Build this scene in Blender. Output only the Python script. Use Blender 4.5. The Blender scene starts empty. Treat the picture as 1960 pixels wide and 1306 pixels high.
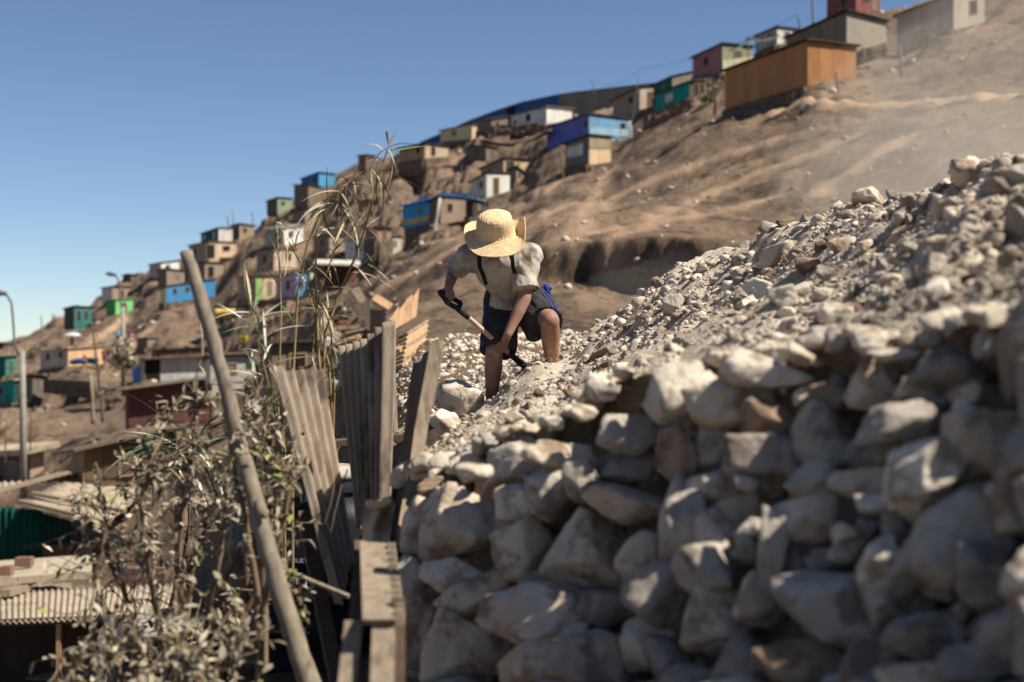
import bpy, bmesh, math, random
import numpy as np
from mathutils import Vector, Matrix, Quaternion

random.seed(7)
RNG = np.random.default_rng(11)
S = bpy.context.scene
COL = S.collection

# ---------------------------------------------------------------- camera, light
F, CX, CY = 2722.2, 980.0, 653.0           # a 50 mm lens on a 36 mm wide frame
cam_d = bpy.data.cameras.new('camera')
cam = bpy.data.objects.new('camera', cam_d)
COL.objects.link(cam)
cam.location = (0, 0, 0)
cam.rotation_euler = (math.radians(90), 0, 0)
cam_d.lens = 50
cam_d.sensor_width = 36
cam_d.clip_start = 0.05
cam_d.clip_end = 9000
cam_d.dof.use_dof = True
cam_d.dof.focus_distance = 9.05
cam_d.dof.aperture_fstop = 1.9
S.camera = cam

SUN_EL, SUN_AZ = 51.0, -16.0                # degrees; azimuth turns from +x towards +y
world = bpy.data.worlds.new('World')
S.world = world
world.use_nodes = True
wn = world.node_tree
sky_tex = wn.nodes.new('ShaderNodeTexSky')
sky_tex.sky_type = 'NISHITA'
sky_tex.sun_disc = False
sky_tex.sun_elevation = math.radians(SUN_EL)
sky_tex.sun_rotation = math.radians(90 - SUN_AZ)
sky_tex.altitude = 2200
sky_tex.air_density = 0.85
sky_tex.dust_density = 0.1
sky_tex.ozone_density = 2.6
bg = wn.nodes['Background']
wn.links.new(sky_tex.outputs[0], bg.inputs[0])
bg.inputs[1].default_value = 0.060

sun_d = bpy.data.lights.new('sun', 'SUN')
sun_d.energy = 4.7
sun_d.angle = math.radians(0.53)
sun_d.color = (1.0, 0.94, 0.84)
sun = bpy.data.objects.new('sun', sun_d)
COL.objects.link(sun)
_e, _a = math.radians(SUN_EL), math.radians(SUN_AZ)
SUNV = Vector((math.cos(_e)*math.cos(_a), math.cos(_e)*math.sin(_a), math.sin(_e)))
sun.rotation_euler = SUNV.to_track_quat('Z', 'Y').to_euler()
sun.location = (20, 5, 40)

S.view_settings.view_transform = 'Standard'
S.view_settings.look = 'None'
S.view_settings.exposure = 0.88
S.view_settings.gamma = 1
S.render.engine = 'CYCLES'
S.cycles.max_bounces = 6
S.cycles.diffuse_bounces = 3
S.cycles.use_denoising = True

# ---------------------------------------------------------------- small helpers
def P(px, py, d):
    return Vector(((px-CX)/F*d, d, (CY-py)/F*d))

def lin(c):
    out = []
    for v in c:
        v = v/255.0
        out.append(v/12.92 if v <= 0.04045 else ((v+0.055)/1.055)**2.4)
    return (out[0], out[1], out[2], 1.0)

MATS = {}
def mat(name, c1, c2=None, scale=4.0, rough=0.9, bump=0.25, bscale=None, bdist=0.02, rnd=0.12,
        stretch=(1, 1, 1), c3=None, c3scale=1.2, c3lo=0.55, c3hi=0.68, detail=7, spec=0.2, wave=None, metal=0.0):
    """colour noise between c1 and c2, stains of c3, fine relief; per-object tone shift"""
    if name in MATS:
        return MATS[name]
    m = bpy.data.materials.new(name)
    m.use_nodes = True
    nt = m.node_tree
    N, Lk = nt.nodes, nt.links
    b = N['Principled BSDF']
    b.inputs['Roughness'].default_value = rough
    b.inputs['Specular IOR Level'].default_value = spec
    b.inputs['Metallic'].default_value = metal
    tc = N.new('ShaderNodeTexCoord')
    oi = N.new('ShaderNodeObjectInfo')
    add = N.new('ShaderNodeVectorMath'); add.operation = 'ADD'
    sc = N.new('ShaderNodeVectorMath'); sc.operation = 'SCALE'; sc.inputs['Scale'].default_value = 37.0
    cmb = N.new('ShaderNodeCombineXYZ')
    for i in range(3):
        Lk.new(oi.outputs['Random'], cmb.inputs[i])
    Lk.new(cmb.outputs[0], sc.inputs[0])
    mp = N.new('ShaderNodeMapping')
    mp.inputs['Scale'].default_value = stretch
    Lk.new(tc.outputs['Object'], mp.inputs[0])
    Lk.new(mp.outputs[0], add.inputs[0]); Lk.new(sc.outputs[0], add.inputs[1])
    V = add.outputs[0]
    n1 = N.new('ShaderNodeTexNoise')
    n1.inputs['Scale'].default_value = scale
    n1.inputs['Detail'].default_value = detail
    n1.inputs['Roughness'].default_value = 0.62
    Lk.new(V, n1.inputs['Vector'])
    r = N.new('ShaderNodeValToRGB')
    r.color_ramp.elements[0].position = 0.33
    r.color_ramp.elements[1].position = 0.67
    r.color_ramp.elements[0].color = lin(c1)
    r.color_ramp.elements[1].color = lin(c2 or c1)
    Lk.new(n1.outputs['Fac'], r.inputs['Fac'])
    out = r.outputs['Color']
    if c3:
        n3 = N.new('ShaderNodeTexNoise')
        n3.inputs['Scale'].default_value = c3scale
        n3.inputs['Detail'].default_value = 8
        n3.inputs['Roughness'].default_value = 0.65
        Lk.new(V, n3.inputs['Vector'])
        r3 = N.new('ShaderNodeValToRGB')
        r3.color_ramp.elements[0].position = c3lo
        r3.color_ramp.elements[1].position = c3hi
        Lk.new(n3.outputs['Fac'], r3.inputs['Fac'])
        mx = N.new('ShaderNodeMix'); mx.data_type = 'RGBA'
        Lk.new(r3.outputs['Color'], mx.inputs['Factor'])
        Lk.new(out, mx.inputs['A'])
        mx.inputs['B'].default_value = lin(c3)
        out = mx.outputs['Result']
    if rnd:
        h = N.new('ShaderNodeHueSaturation')
        mr = N.new('ShaderNodeMapRange')
        mr.inputs['To Min'].default_value = 1-rnd
        mr.inputs['To Max'].default_value = 1+rnd
        Lk.new(oi.outputs['Random'], mr.inputs['Value'])
        Lk.new(mr.outputs[0], h.inputs['Value'])
        Lk.new(out, h.inputs['Color'])
        out = h.outputs['Color']
    Lk.new(out, b.inputs['Base Color'])
    if bump:
        nb = N.new('ShaderNodeTexNoise')
        nb.inputs['Scale'].default_value = bscale or scale*6
        nb.inputs['Detail'].default_value = 8
        nb.inputs['Roughness'].default_value = 0.65
        Lk.new(V, nb.inputs['Vector'])
        hgt = nb.outputs['Fac']
        if wave:
            w = N.new('ShaderNodeTexWave')
            w.wave_type = wave[0]
            w.inputs['Scale'].default_value = wave[1]
            w.inputs['Distortion'].default_value = wave[2]
            w.inputs['Detail'].default_value = 2
            Lk.new(tc.outputs['Object'], w.inputs['Vector'])
            ma = N.new('ShaderNodeMath'); ma.operation = 'ADD'
            Lk.new(w.outputs['Fac'], ma.inputs[0]); Lk.new(hgt, ma.inputs[1])
            hgt = ma.outputs[0]
        bp = N.new('ShaderNodeBump')
        bp.inputs['Strength'].default_value = bump
        bp.inputs['Distance'].default_value = bdist
        Lk.new(hgt, bp.inputs['Height'])
        Lk.new(bp.outputs[0], b.inputs['Normal'])
    MATS[name] = m
    return m

def tag(o, label=None, cat=None, group=None, kind=None):
    if label: o['label'] = label
    if cat: o['category'] = cat
    if group: o['group'] = group
    if kind: o['kind'] = kind
    return o

def thing(name, label, cat, loc, group=None):
    o = bpy.data.objects.new(name, None)
    COL.objects.link(o)
    o.location = loc
    o.empty_display_size = 0.2
    return tag(o, label, cat, group)

def mesh_from(name, V, Fc, m, parent=None, origin=(0, 0, 0), smooth=False, mats=None, midx=None):
    """one mesh object from world-space vertices; its origin is put at `origin`"""
    me = bpy.data.meshes.new(name)
    V = np.asarray(V, dtype=float) - np.asarray(origin, dtype=float)
    if isinstance(Fc, np.ndarray):
        nf, k = Fc.shape
        me.vertices.add(len(V)); me.vertices.foreach_set('co', V.ravel())
        me.loops.add(nf*k); me.loops.foreach_set('vertex_index', Fc.ravel().astype(np.int32))
        me.polygons.add(nf)
        me.polygons.foreach_set('loop_start', np.arange(0, nf*k, k, dtype=np.int32))
        me.update(calc_edges=True)
    else:
        me.from_pydata([tuple(v) for v in V], [], Fc)
        me.update()
    if smooth:
        me.polygons.foreach_set('use_smooth', np.ones(len(me.polygons), dtype=bool))
    for mm in (mats or [m]):
        me.materials.append(mm)
    if midx is not None:
        me.polygons.foreach_set('material_index', np.asarray(midx, dtype=np.int32))
    o = bpy.data.objects.new(name, me)
    COL.objects.link(o)
    if parent is not None:
        o.parent = parent
    else:
        o.location = origin
    return o

class MB:
    """collects boxes, bars and tubes in world space"""
    def __init__(s):
        s.v = []; s.f = []
    def add(s, vs, fs):
        n = len(s.v)
        s.v += [tuple(v) for v in vs]
        s.f += [[i+n for i in f] for f in fs]
        return s
    def hexa(s, b, t):
        return s.add(list(b)+list(t), [[3, 2, 1, 0], [4, 5, 6, 7], [0, 1, 5, 4], [1, 2, 6, 5], [2, 3, 7, 6], [3, 0, 4, 7]])
    def slab(s, q, n):
        """quad q (4 points) given thickness along vector n"""
        n = Vector(n)
        return s.hexa([Vector(p)-n*0.5 for p in q], [Vector(p)+n*0.5 for p in q])
    def bar(s, a, b, w, h, up=(0, 0, 1)):
        a, b = Vector(a), Vector(b)
        d = (b-a).normalized()
        x = d.cross(Vector(up))
        if x.length < 1e-4: x = d.cross(Vector((0, 1, 0)))
        x.normalize(); y = x.cross(d).normalized()
        x *= w/2; y *= h/2
        return s.hexa([a-x-y, a+x-y, a+x+y, a-x+y], [b-x-y, b+x-y, b+x+y, b-x+y])
    def tube(s, pts, rad, seg=8, jit=0.0):
        pts = [Vector(p) for p in pts]
        n = len(pts)
        if not hasattr(rad, '__len__'): rad = [rad]*n
        base = len(s.v)
        ref = Vector((0.3, -1, 0.2)).normalized()
        for i, p in enumerate(pts):
            d = (pts[min(i+1, n-1)]-pts[max(i-1, 0)]).normalized()
            x = d.cross(ref)
            if x.length < 1e-3: x = d.cross(Vector((1, 0, 0)))
            x.normalize(); y = d.cross(x)
            for k in range(seg):
                a = 2*math.pi*k/seg
                r = rad[i]*(1+(random.random()-.5)*jit)
                s.v.append(tuple(p+x*math.cos(a)*r+y*math.sin(a)*r))
        for i in range(n-1):
            for k in range(seg):
                k2 = (k+1) % seg
                s.f.append([base+i*seg+k, base+i*seg+k2, base+(i+1)*seg+k2, base+(i+1)*seg+k])
        s.f.append([base+k for k in range(seg)][::-1])
        s.f.append([base+(n-1)*seg+k for k in range(seg)])
        return s
    def build(s, name, m, parent=None, origin=None, smooth=False):
        if origin is None:
            if parent is not None:
                t = parent
                while t.parent is not None: t = t.parent
                origin = t.location
            else:
                a = np.array(s.v)
                origin = (a[:, 0].mean(), a[:, 1].mean(), a[:, 2].min())
        return mesh_from(name, s.v, s.f, m, parent, origin, smooth)

# ---- value noise on numpy arrays
def _hash(ix, iy, iz, seed):
    h = (ix*374761393 + iy*668265263 + iz*2147483647 + seed*1274126177) & 0xffffffff
    h = ((h ^ (h >> 13))*1274126177) & 0xffffffff
    h = ((h ^ (h >> 16))*2246822519) & 0xffffffff
    return (h & 0xffff)/65535.0*2-1
def vnoise(p, seed=0):
    p = np.asarray(p, dtype=float)
    i = np.floor(p).astype(np.int64)
    f = p-i
    u = f*f*(3-2*f)
    r = 0
    for dx in (0, 1):
        for dy in (0, 1):
            for dz in (0, 1):
                w = (u[:, 0] if dx else 1-u[:, 0])*(u[:, 1] if dy else 1-u[:, 1])*(u[:, 2] if dz else 1-u[:, 2])
                r = r+w*_hash(i[:, 0]+dx, i[:, 1]+dy, i[:, 2]+dz, seed)
    return r
def fbm(p, octv=4, seed=0, gain=0.5, lac=2.03):
    p = np.asarray(p, dtype=float)
    a, r = 1.0, 0
    for o in range(octv):
        r = r+a*vnoise(p, seed+o*17)
        p = p*lac+3.7
        a *= gain
    return r

# ---- thin-plate spline through control points (angle, log depth) -> picture height
class TPS:
    def __init__(s, pts, lam=1e-3):
        a = np.array(pts, dtype=float)
        s.c = s.w(a[:, 0], a[:, 2])
        n = len(a)
        K = s.k(s.c, s.c)+lam*np.eye(n)
        Pm = np.c_[np.ones(n), s.c]
        A = np.zeros((n+3, n+3))
        A[:n, :n] = K; A[:n, n:] = Pm; A[n:, :n] = Pm.T
        s.x = np.linalg.solve(A, np.r_[a[:, 1]/100.0, 0, 0, 0])
    def w(s, px, d):
        return np.c_[(np.asarray(px, dtype=float)-980)/420.0, np.log(np.asarray(d, dtype=float))*1.6]
    def k(s, a, b):
        d2 = ((a[:, None, :]-b[None, :, :])**2).sum(-1)
        return 0.5*d2*np.log(d2+1e-12)
    def __call__(s, px, d):
        q = s.w(px, d)
        out = np.empty(len(q))
        n = len(s.c)
        for i in range(0, len(q), 20000):
            z = q[i:i+20000]
            out[i:i+20000] = s.k(z, s.c)@s.x[:n]+np.c_[np.ones(len(z)), z]@s.x[n:]
        return out*100.0
# ---------------------------------------------------------------- the houses on the hill (table)
# label, distance, depth ratio, three upright corners (x, top, bottom), wall colours, roof colour, options
HOUSES = [
 ("large orange plywood shed with dark flat roof on a stone base", "shed", 70, 1.9, (1388,137,214), (1545,79,168), (1638,90,152), (150,100,56), (172,112,60), (70,60,52), dict(panels=(7,4), stones=1, pw=.35, rnd=1)),
 ("grey brown house with pale gable end behind the orange shed", "house", 88, 1.5, (1506,73,130), (1621,23,100), (1696,42,85), (98,88,78), (158,148,128), (62,52,46), dict(panels=(5,0), win=[('L',.55,.25,.12,.4,'board')])),
 ("rough grey plastered house at the top right of the slope", "house", 82, 1.2, (1717,29,110), (1824,-10,60), (1884,-16,44), (118,112,102), (165,156,132), (80,60,50), dict(win=[('R',.62,.35,.22,.4,'open')], cracks=1)),
 ("dark red two storey house above the grey roofs", "house", 108, 1.2, (1583,-10,34), (1638,-14,32), (1684,-12,26), (108,62,62), (142,74,70), (70,50,46), dict(nc=1, win=[('R',.4,.62,.3,.25,'open'), ('R',.75,.2,.22,.5,'board')])),
 ("faded pink shed with olive green end wall", "shed", 110, 1.3, (1326,111,150), (1382,85,142), (1440,91,122), (128,86,90), (128,133,98), (48,52,50), dict(panels=(5,3), nc=1, band=[('R',0,.45,(178,174,136))])),
 ("bright teal shed with a white shuttered window", "shed", 104, 1.5, (1254,181,217), (1320,157,190), (1353,153,184), (0,128,116), (92,84,74), (66,54,46), dict(panels=(0,0), win=[('L',.42,.3,.22,.45,'white'), ('R',.35,.1,.2,.75,'open'), ('R',.7,.1,.2,.75,'open')], stones=1)),
 ("white shed of vertical ribbed sheets beside the bunting", "shed", 118, 1.3, (1446,70,106), (1487,53,86), (1524,58,82), (128,126,122), (205,202,190), (58,54,50), dict(panels=(10,9), nc=1)),
 ("small dark green and grey shack behind the teal shed", "shack", 125, 1.3, (1251,163,190), (1286,147,182), (1327,138,166), (22,88,72), (122,112,96), (50,50,46), dict(nc=1)),
 ("brown and tan board house left of the teal shed", "house", 128, 1.3, (1173,193,222), (1224,168,212), (1262,165,202), (122,108,92), (172,152,130), (70,58,50), dict(panels=(4,3))),
 ("purple and sky blue house with a dark doorway", "house", 118, 1.2, (1047,245,281), (1127,219,262), (1203,229,262), (72,82,156), (88,146,186), (64,52,58), dict(panels=(6,4), win=[('L',.93,.45,.06,.3,'open'), ('R',.85,.02,.13,.72,'open')], band=[('R',0,.42,(134,172,190))])),  # pale lower band is sunlight painted on the blue end wall
 ("grey and cream hut with a white sheet on its wall", "hut", 100, 1.2, (1083,277,321), (1127,260,317), (1169,264,311), (86,94,92), (212,176,126), (52,60,58), dict(win=[('L',.42,.4,.7,.42,'white')], band=[('R',.62,1,(160,136,108)), ('R',.55,.62,(120,130,105))])),  # tan upper band is the shaded half of the cream wall, painted
 ("long white house with pink doorway under the blue wall", "house", 140, 1.3, (978,223,243), (1046,205,238), (1095,210,232), (188,180,172), (212,208,196), (120,112,100), dict(win=[('L',.5,.35,.1,.42,'open'), ('L',.12,.05,.08,.45,'pink')])),
 ("plain brown shack between the beige and the white house", "shack", 138, 1.3, (913,233,252), (940,229,258), (972,223,250), (104,86,72), (124,104,88), (66,56,48), {}),
 ("plain beige box house in front of the blue wall", "house", 150, 1.3, (843,251,274), (904,238,268), (913,238,262), (190,152,112), (216,176,130), (92,78,64), dict(panels=(4,0))),
 ("brown plank hut with pale end wall and lean-to", "hut", 140, 1.3, (764,285,313), (813,275,304), (857,281,301), (138,116,98), (196,166,130), (60,52,46), dict(win=[('L',.75,.45,.12,.4,'open'), ('R',.35,.2,.16,.6,'open')], panels=(3,5))),
 ("small grey box shack below the brown plank hut", "shack", 132, 1.3, (900,281,306), (930,279,309), (952,284,302), (86,78,70), (122,106,92), (60,54,48), {}),
 ("cream house with shaded porch above the white shack", "house", 122, 1.3, (920,324,350), (964,304,344), (1018,308,337), (120,106,92), (202,166,120), (54,48,44), dict(win=[('R',.22,.1,.28,.8,'slats')], nc=1)),
 ("white plank shack with a brown door under dark roof", "shack", 115, 1.2, (902,349,380), (931,332,380), (975,333,366), (150,148,140), (206,206,190), (58,54,50), dict(win=[('R',.4,.05,.22,.75,'door')], panels=(3,4))),
 ("low brown lean-to with a peaked green edged roof", "shack", 119, 1.3, (975,328,352), (988,322,352), (1005,334,348), (104,88,74), (154,128,100), (70,86,72), dict(nc=1)),
 ("blue house with a yellow band along its foot", "house", 108, 1.4, (771,395,433), (824,382,421), (850,374,410), (28,120,196), (40,124,190), (22,84,160), dict(win=[('L',.62,.4,.1,.32,'pane')], band=[('L',0,.24,(206,170,84))], nc=1)),
 ("brown woven reed hut next to the blue and yellow house", "hut", 104, 1.3, (822,388,431), (843,377,432), (891,380,421), (88,72,58), (150,126,100), (52,96,150), dict(panels=(2,6))),
 ("white walled house end behind the straw hat and reeds", "house", 112, 1.3, (661,462,501), (732,452,498), (768,452,480), (200,206,212), (190,180,160), (150,140,124), {}),
 ("tiny dark shack on the skyline above the reeds", "shack", 175, 1.3, (686,299,323), (700,297,322), (717,299,318), (100,76,60), (120,96,78), (60,50,46), {}),
 ("sky blue hut on the skyline left of the reeds", "hut", 180, 1.3, (577,343,356), (610,331,357), (641,334,352), (30,96,142), (62,146,196), (50,110,140), dict(nc=1, win=[('L',.8,.3,.1,.4,'open')])),
 ("brown weathered shack beneath the sky blue hut", "shack", 176, 1.3, (563,355,390), (590,354,394), (614,358,390), (96,80,68), (126,106,88), (70,60,54), {}),
 ("pale green and brown hut on the skyline", "hut", 185, 1.3, (511,386,410), (531,379,408), (559,381,398), (88,78,62), (132,154,118), (56,54,50), {}),
 ("small brown shack with white door below the ridge", "shack", 150, 1.3, (686,385,410), (716,384,410), (735,385,406), (110,92,78), (140,120,100), (96,84,72), dict(win=[('L',.85,.05,.2,.8,'white')])),
 ("dark teal hut with white end wall on the skyline", "hut", 178, 1.3, (385,448,464), (418,437,466), (445,437,462), (12,88,92), (192,188,178), (60,70,68), dict(nc=1, win=[('L',.2,.25,.12,.5,'white'), ('L',.75,.3,.12,.5,'white')])),
 ("plain brown hut right of the teal and white hut", "hut", 182, 1.3, (443,433,458), (458,429,460), (487,433,452), (94,80,68), (150,128,106), (64,56,50), {}),
 ("tan house with a covered porch and dark window", "house", 165, 1.3, (362,471,498), (400,463,499), (452,465,491), (132,118,100), (206,172,136), (120,98,76), dict(win=[('L',.32,.4,.1,.3,'open'), ('R',.04,.1,.3,.75,'open'), ('R',.62,.45,.26,.32,'open')])),
 ("grey and white box house behind the thin reeds", "house", 150, 1.3, (507,439,474), (543,437,472), (580,432,464), (132,124,108), (216,214,206), (170,166,156), {}),
 ("large tan house behind the reed stalks", "house", 138, 1.3, (492,481,526), (524,476,524), (568,478,516), (122,107,94), (196,166,136), (112,98,84), dict(win=[('R',.62,.5,.2,.3,'open')])),
 ("tan house with a light green corner strip", "house", 125, 1.3, (456,532,574), (493,529,580), (527,529,568), (132,114,98), (202,168,126), (96,84,70), dict(win=[('R',.06,.02,.34,.96,'green'), ('R',.66,.15,.2,.6,'board'), ('L',.5,.55,.1,.25,'board')])),
 ("lilac house with a blue end wall", "house", 122, 1.3, (528,532,574), (567,523,572), (586,521,564), (162,132,164), (60,132,192), (96,84,72), dict(win=[('L',.62,.4,.12,.35,'open'), ('R',.45,.3,.3,.45,'open')])),
 ("pale mint house end right of the lilac house", "house", 124, 1.3, (587,520,563), (594,518,564), (609,514,556), (150,160,140), (198,204,186), (110,100,88), dict(nc=1)),
 ("dark red shack under a ragged white roof sheet", "shack", 105, 1.3, (620,509,546), (648,507,547), (682,511,541), (72,36,32), (94,52,42), (196,190,176), dict(win=[('L',.6,.05,.3,.7,'open')])),
 ("white hut at the left end of the ridge", "hut", 172, 1.3, (286,507,527), (308,503,531), (343,499,522), (142,136,130), (216,216,212), (96,88,80), {}),
 ("brown corrugated hut above the blue house", "hut", 163, 1.3, (302,517,548), (319,515,548), (353,519,546), (96,82,70), (150,126,106), (84,72,62), dict(panels=(0,6))),
 ("blue house with two small windows on a stone terrace", "house", 150, 1.6, (307,556,582), (319,549,581), (412,535,568), (206,166,124), (46,132,188), (60,80,100), dict(win=[('R',.16,.5,.07,.3,'pane'), ('R',.42,.5,.07,.3,'pane')], stones=1, deep=3.2)),
 ("bright green box house on the left slope", "house", 160, 1.3, (203,578,603), (221,574,604), (254,572,599), (62,142,72), (112,200,112), (130,170,130), {}),
 ("white and brown hut behind the bright green house", "hut", 172, 1.3, (195,552,576), (215,549,576), (250,550,573), (170,162,154), (158,134,112), (84,74,64), dict(nc=1)),
 ("small dark skyline shack behind the lamp arm", "shack", 185, 1.3, (235,528,541), (250,526,540), (263,527,537), (80,70,60), (104,90,76), (70,64,56), {}),
 ("dark hut with a teal window front", "hut", 160, 1.3, (123,592,627), (142,587,628), (176,589,621), (62,66,62), (34,120,114), (60,66,64), dict(win=[('R',.25,.3,.16,.5,'open'), ('R',.66,.3,.16,.5,'open')])),
 ("long beige house with two narrow windows and orange end", "house", 120, 1.3, (77,671,709), (130,668,703), (197,663,698), (150,139,124), (216,168,114), (176,160,136), dict(win=[('L',.3,.5,.09,.32,'open'), ('L',.76,.55,.09,.3,'open')])),
 ("teal painted shack at the left edge behind the lamp post", "shack", 110, 1.3, (-25,688,724), (10,684,722), (32,681,714), (24,84,74), (36,134,116), (56,60,56), {}),
 ("turquoise tarp shelter at the left edge below the teal shack", "shelter", 95, 1.3, (-25,736,776), (28,729,772), (46,728,766), (24,120,108), (40,70,62), (190,180,160), dict(nc=1)),
 ("long white walled house with a blue corner and dark doorway", "house", 85, 3.0, (254,691,733), (288,688,732), (484,679,724), (66,106,168), (192,188,180), (128,114,98), dict(win=[('R',.02,.02,.14,.94,'open'), ('L',.6,.05,.2,.9,'white')], ov=.5)),
 ("low brown plank hut behind the white walled house", "hut", 95, 3.0, (290,672,692), (297,671,692), (404,665,688), (104,80,66), (120,90,72), (78,68,60), dict(nc=1, panels=(0,6))),
 ("maroon plank shed with an overhanging pale roof edge", "shed", 60, 3.0, (240,747,813), (246,746,814), (430,722,802), (96,54,50), (106,62,58), (142,132,116), dict(ov=.7, panels=(0,9), rth=.12)),
 ("weathered brown plywood shed with a layered board roof", "shed", 40, 2.4, (139,866,916), (162,862,920), (338,822,900), (126,104,82), (104,82,62), (120,108,92), dict(panels=(1,5), ov=.45, rth=.1, nc=1)),
 ("dark plank shack with a pale roof behind the lamp post", "shack", 61, 2.0, (-30,872,936), (58,868,934), (84,862,914), (80,64,54), (186,150,118), (186,170,142), dict(panels=(7,0), ov=.5, rth=.25, win=[('L',.62,.02,.26,.75,'board')], nc=1)),
 ("cream low house hidden behind the debris and reeds", "house", 50, 2.6, (395,690,735), (402,684,735), (470,682,730), (178,170,156), (186,178,164), (120,104,88), dict(nc=1)),
 ("dim beige shed wall behind the reed stalks", "shed", 44, 2.6, (500,664,740), (520,660,742), (660,654,735), (112,96,82), (122,104,88), (78,64,54), dict(nc=1)),
 ("brown hut with a flat porch roof behind the bare pole", "hut", 160, 1.3, (374,506,536), (392,503,536), (428,504,524), (98,82,70), (150,128,108), (70,58,50), dict(win=[('R',.3,.05,.3,.7,'open')])),
 ("small plain brown hut beneath the pale green skyline hut", "hut", 170, 1.3, (560,406,430), (584,402,431), (612,402,424), (112,96,82), (150,130,108), (80,70,60), {}),
 ("dark market stall with a pale blue cloth right of the woven hut", "stall", 103, 1.3, (892,384,416), (904,382,417), (924,386,410), (50,44,42), (70,62,58), (110,160,186), dict(nc=1)),
 ("low dark shack at the far left end of the skyline", "shack", 205, 1.3, (-20,659,670), (6,657,671), (24,660,669), (56,48,44), (78,66,56), (52,46,42), {}),
 ("grey plank shack half hidden behind the left lamp post", "shack", 92, 1.3, (40,722,764), (62,719,766), (92,722,756), (84,78,72), (108,96,84), (70,64,58), dict(panels=(3,4), nc=1)),
 ("brown shack with grey roof left of the pale stone terrace", "shack", 115, 1.3, (600,455,486), (630,450,488), (662,452,480), (116,98,84), (156,134,110), (96,86,76), dict(nc=1)),
 ("low tan shed beneath the white walled house end", "shed", 100, 1.3, (690,512,534), (720,508,536), (756,510,528), (110,90,74), (146,120,96), (84,72,62), dict(nc=1)),
 ("low grey tent like shack behind the brown plank hut", "shack", 128, 1.3, (262,650,668), (282,647,668), (326,646,664), (90,84,78), (134,124,112), (150,142,130), dict(nc=1)),
 ("half built brick hut below the blue and yellow house", "hut", 98, 1.3, (700,440,462), (722,436,464), (748,438,458), (122,92,76), (158,122,100), (90,76,66), dict(nc=1)),
]
OTHER_WALL = ("long blue and grey wall along the skyline", "wall")

def corners(h):
    lab, cat, d, k, L, C, R = h[:7]
    XL = (C[0]-L[0])/F*d
    XR = (R[0]-C[0])/F*d
    dl = k*(.72 if k < 2 else 1.0)*XL
    dr = min(XR*XL/max(dl, 1e-6) if dl > 0 else 0, 6.0)
    return d+dl, d, d+dr

# ---------------------------------------------------------------- terrain
CTRL = []
for h in HOUSES:
    if h[10].get('nc'): continue
    dL, dC, dR = corners(h)
    CTRL += [(h[4][0], h[4][2]+1, dL), (h[5][0], h[5][2]+1, dC), (h[6][0], h[6][2]+1, dR)]
RIDGE = [(-600,672,260), (-250,668,240), (-60,664,230), (20,655,225), (60,632,212), (100,618,205), (150,604,192), (235,540,198), (300,515,190), (400,478,192), (480,452,196),
         (540,400,200), (600,352,196), (700,312,186), (770,292,170), (850,280,168), (1000,248,168), (1200,200,152), (1330,140,134), (1500,90,128),
         (1650,36,122), (1900,-40,104), (2250,-140,92), (2700,-240,80)]
CTRL += RIDGE
for (x, y, d) in RIDGE:
    CTRL += [(x, y+(648-y)*.16+12, d*1.3), (x, y+(652-y)*.55+6, d*2.2), (x, 657, d*4), (x, 657, d*7), (x, 655, 2200), (x, 654, 6000)]
CTRL += [
 # bare slope to the right, near to far
 (1960,330,30), (1960,240,42), (1960,150,55), (1960,50,74), (2300,250,30), (2300,60,55), (2700,200,30), (2700,0,55),
 (1700,420,28), (1700,330,40), (1700,250,52), (1700,200,62), (1500,215,69), (1500,420,34), (1500,330,50), (1400,240,70), (1400,440,32), (1400,330,56),
 (1300,430,36), (1300,350,60), (1250,260,88), (1200,430,36), (1180,350,76), (1100,440,32), (1080,380,76), (1020,420,66), (1000,380,92),
 (950,440,52), (880,470,50), (850,450,80), (740,520,62), (700,530,80), (640,570,70), (600,600,62), (560,620,66),
 # floor of the cut, its step is added on top (see BANK)
 (1250,640,16), (1250,590,22), (1150,650,14), (1150,590,21), (1050,640,16), (1050,575,23), (950,640,16), (950,560,25),
 (870,680,13), (870,590,24), (800,640,18), (740,610,26), (1400,640,14), (1400,560,22), (1600,600,13), (1600,520,22), (1900,520,12), (1900,430,22), (2300,420,12), (2300,330,22),
 # foot of the heap and the strip under it
 (1000,720,11.5), (1250,700,11), (1500,680,10), (1900,640,8), (2300,600,7), (860,760,10.5),
 (1000,1000,6.5), (1400,1000,5), (1900,1000,3.5), (2400,1000,3), (1000,1500,4.2), (1600,1600,3), (2200,1600,2.2),
 # left: the ground falls away to the valley floor
 (780,900,8.5), (740,760,14), (700,1200,7.5), (650,900,14), (640,740,24), (560,1150,10), (520,1250,7.5), (400,1450,6.2), (200,1600,6), (0,1650,6), (-400,1700,6), (100,1560,10), (300,1540,10), (-200,1560,10),
 (700,1700,4.4), (300,1900,4), (-200,2000,4), (450,1330,14), (300,1420,14), (100,1480,15), (-200,1480,15),
 (450,1080,24), (300,1220,24), (100,1340,22), (-200,1340,22), (200,1190,31), (60,1200,30), (-200,1210,30), (350,985,36), (210,1050,38), (60,1100,38.5), (-200,1110,38.5),
 (200,900,46), (60,950,56), (-150,960,56), (110,850,66), (60,800,76), (-150,860,80), (200,800,72), (130,760,88), (60,760,98), (-150,780,110),
 (240,820,58), (420,812,58), (440,760,78), (300,742,86), (480,735,84), (560,690,62), (440,690,108), (380,640,128), (300,640,130), (200,650,140), (120,650,150),
 (435,616,132), (520,600,112), (330,612,140), (240,640,150), (160,705,112), (-150,720,140), (-400,900,60), (-400,760,120), (-700,1100,30), (-700,800,100),
 (600,480,130), (640,440,150), (560,430,168), (460,480,160), (430,540,150), (250,590,168), (800,380,140), (800,330,160), (900,420,104), (880,330,140), (1000,290,130),
 (1040,330,108), (1160,290,112), (1240,235,118), (1300,220,100),
]
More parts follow.
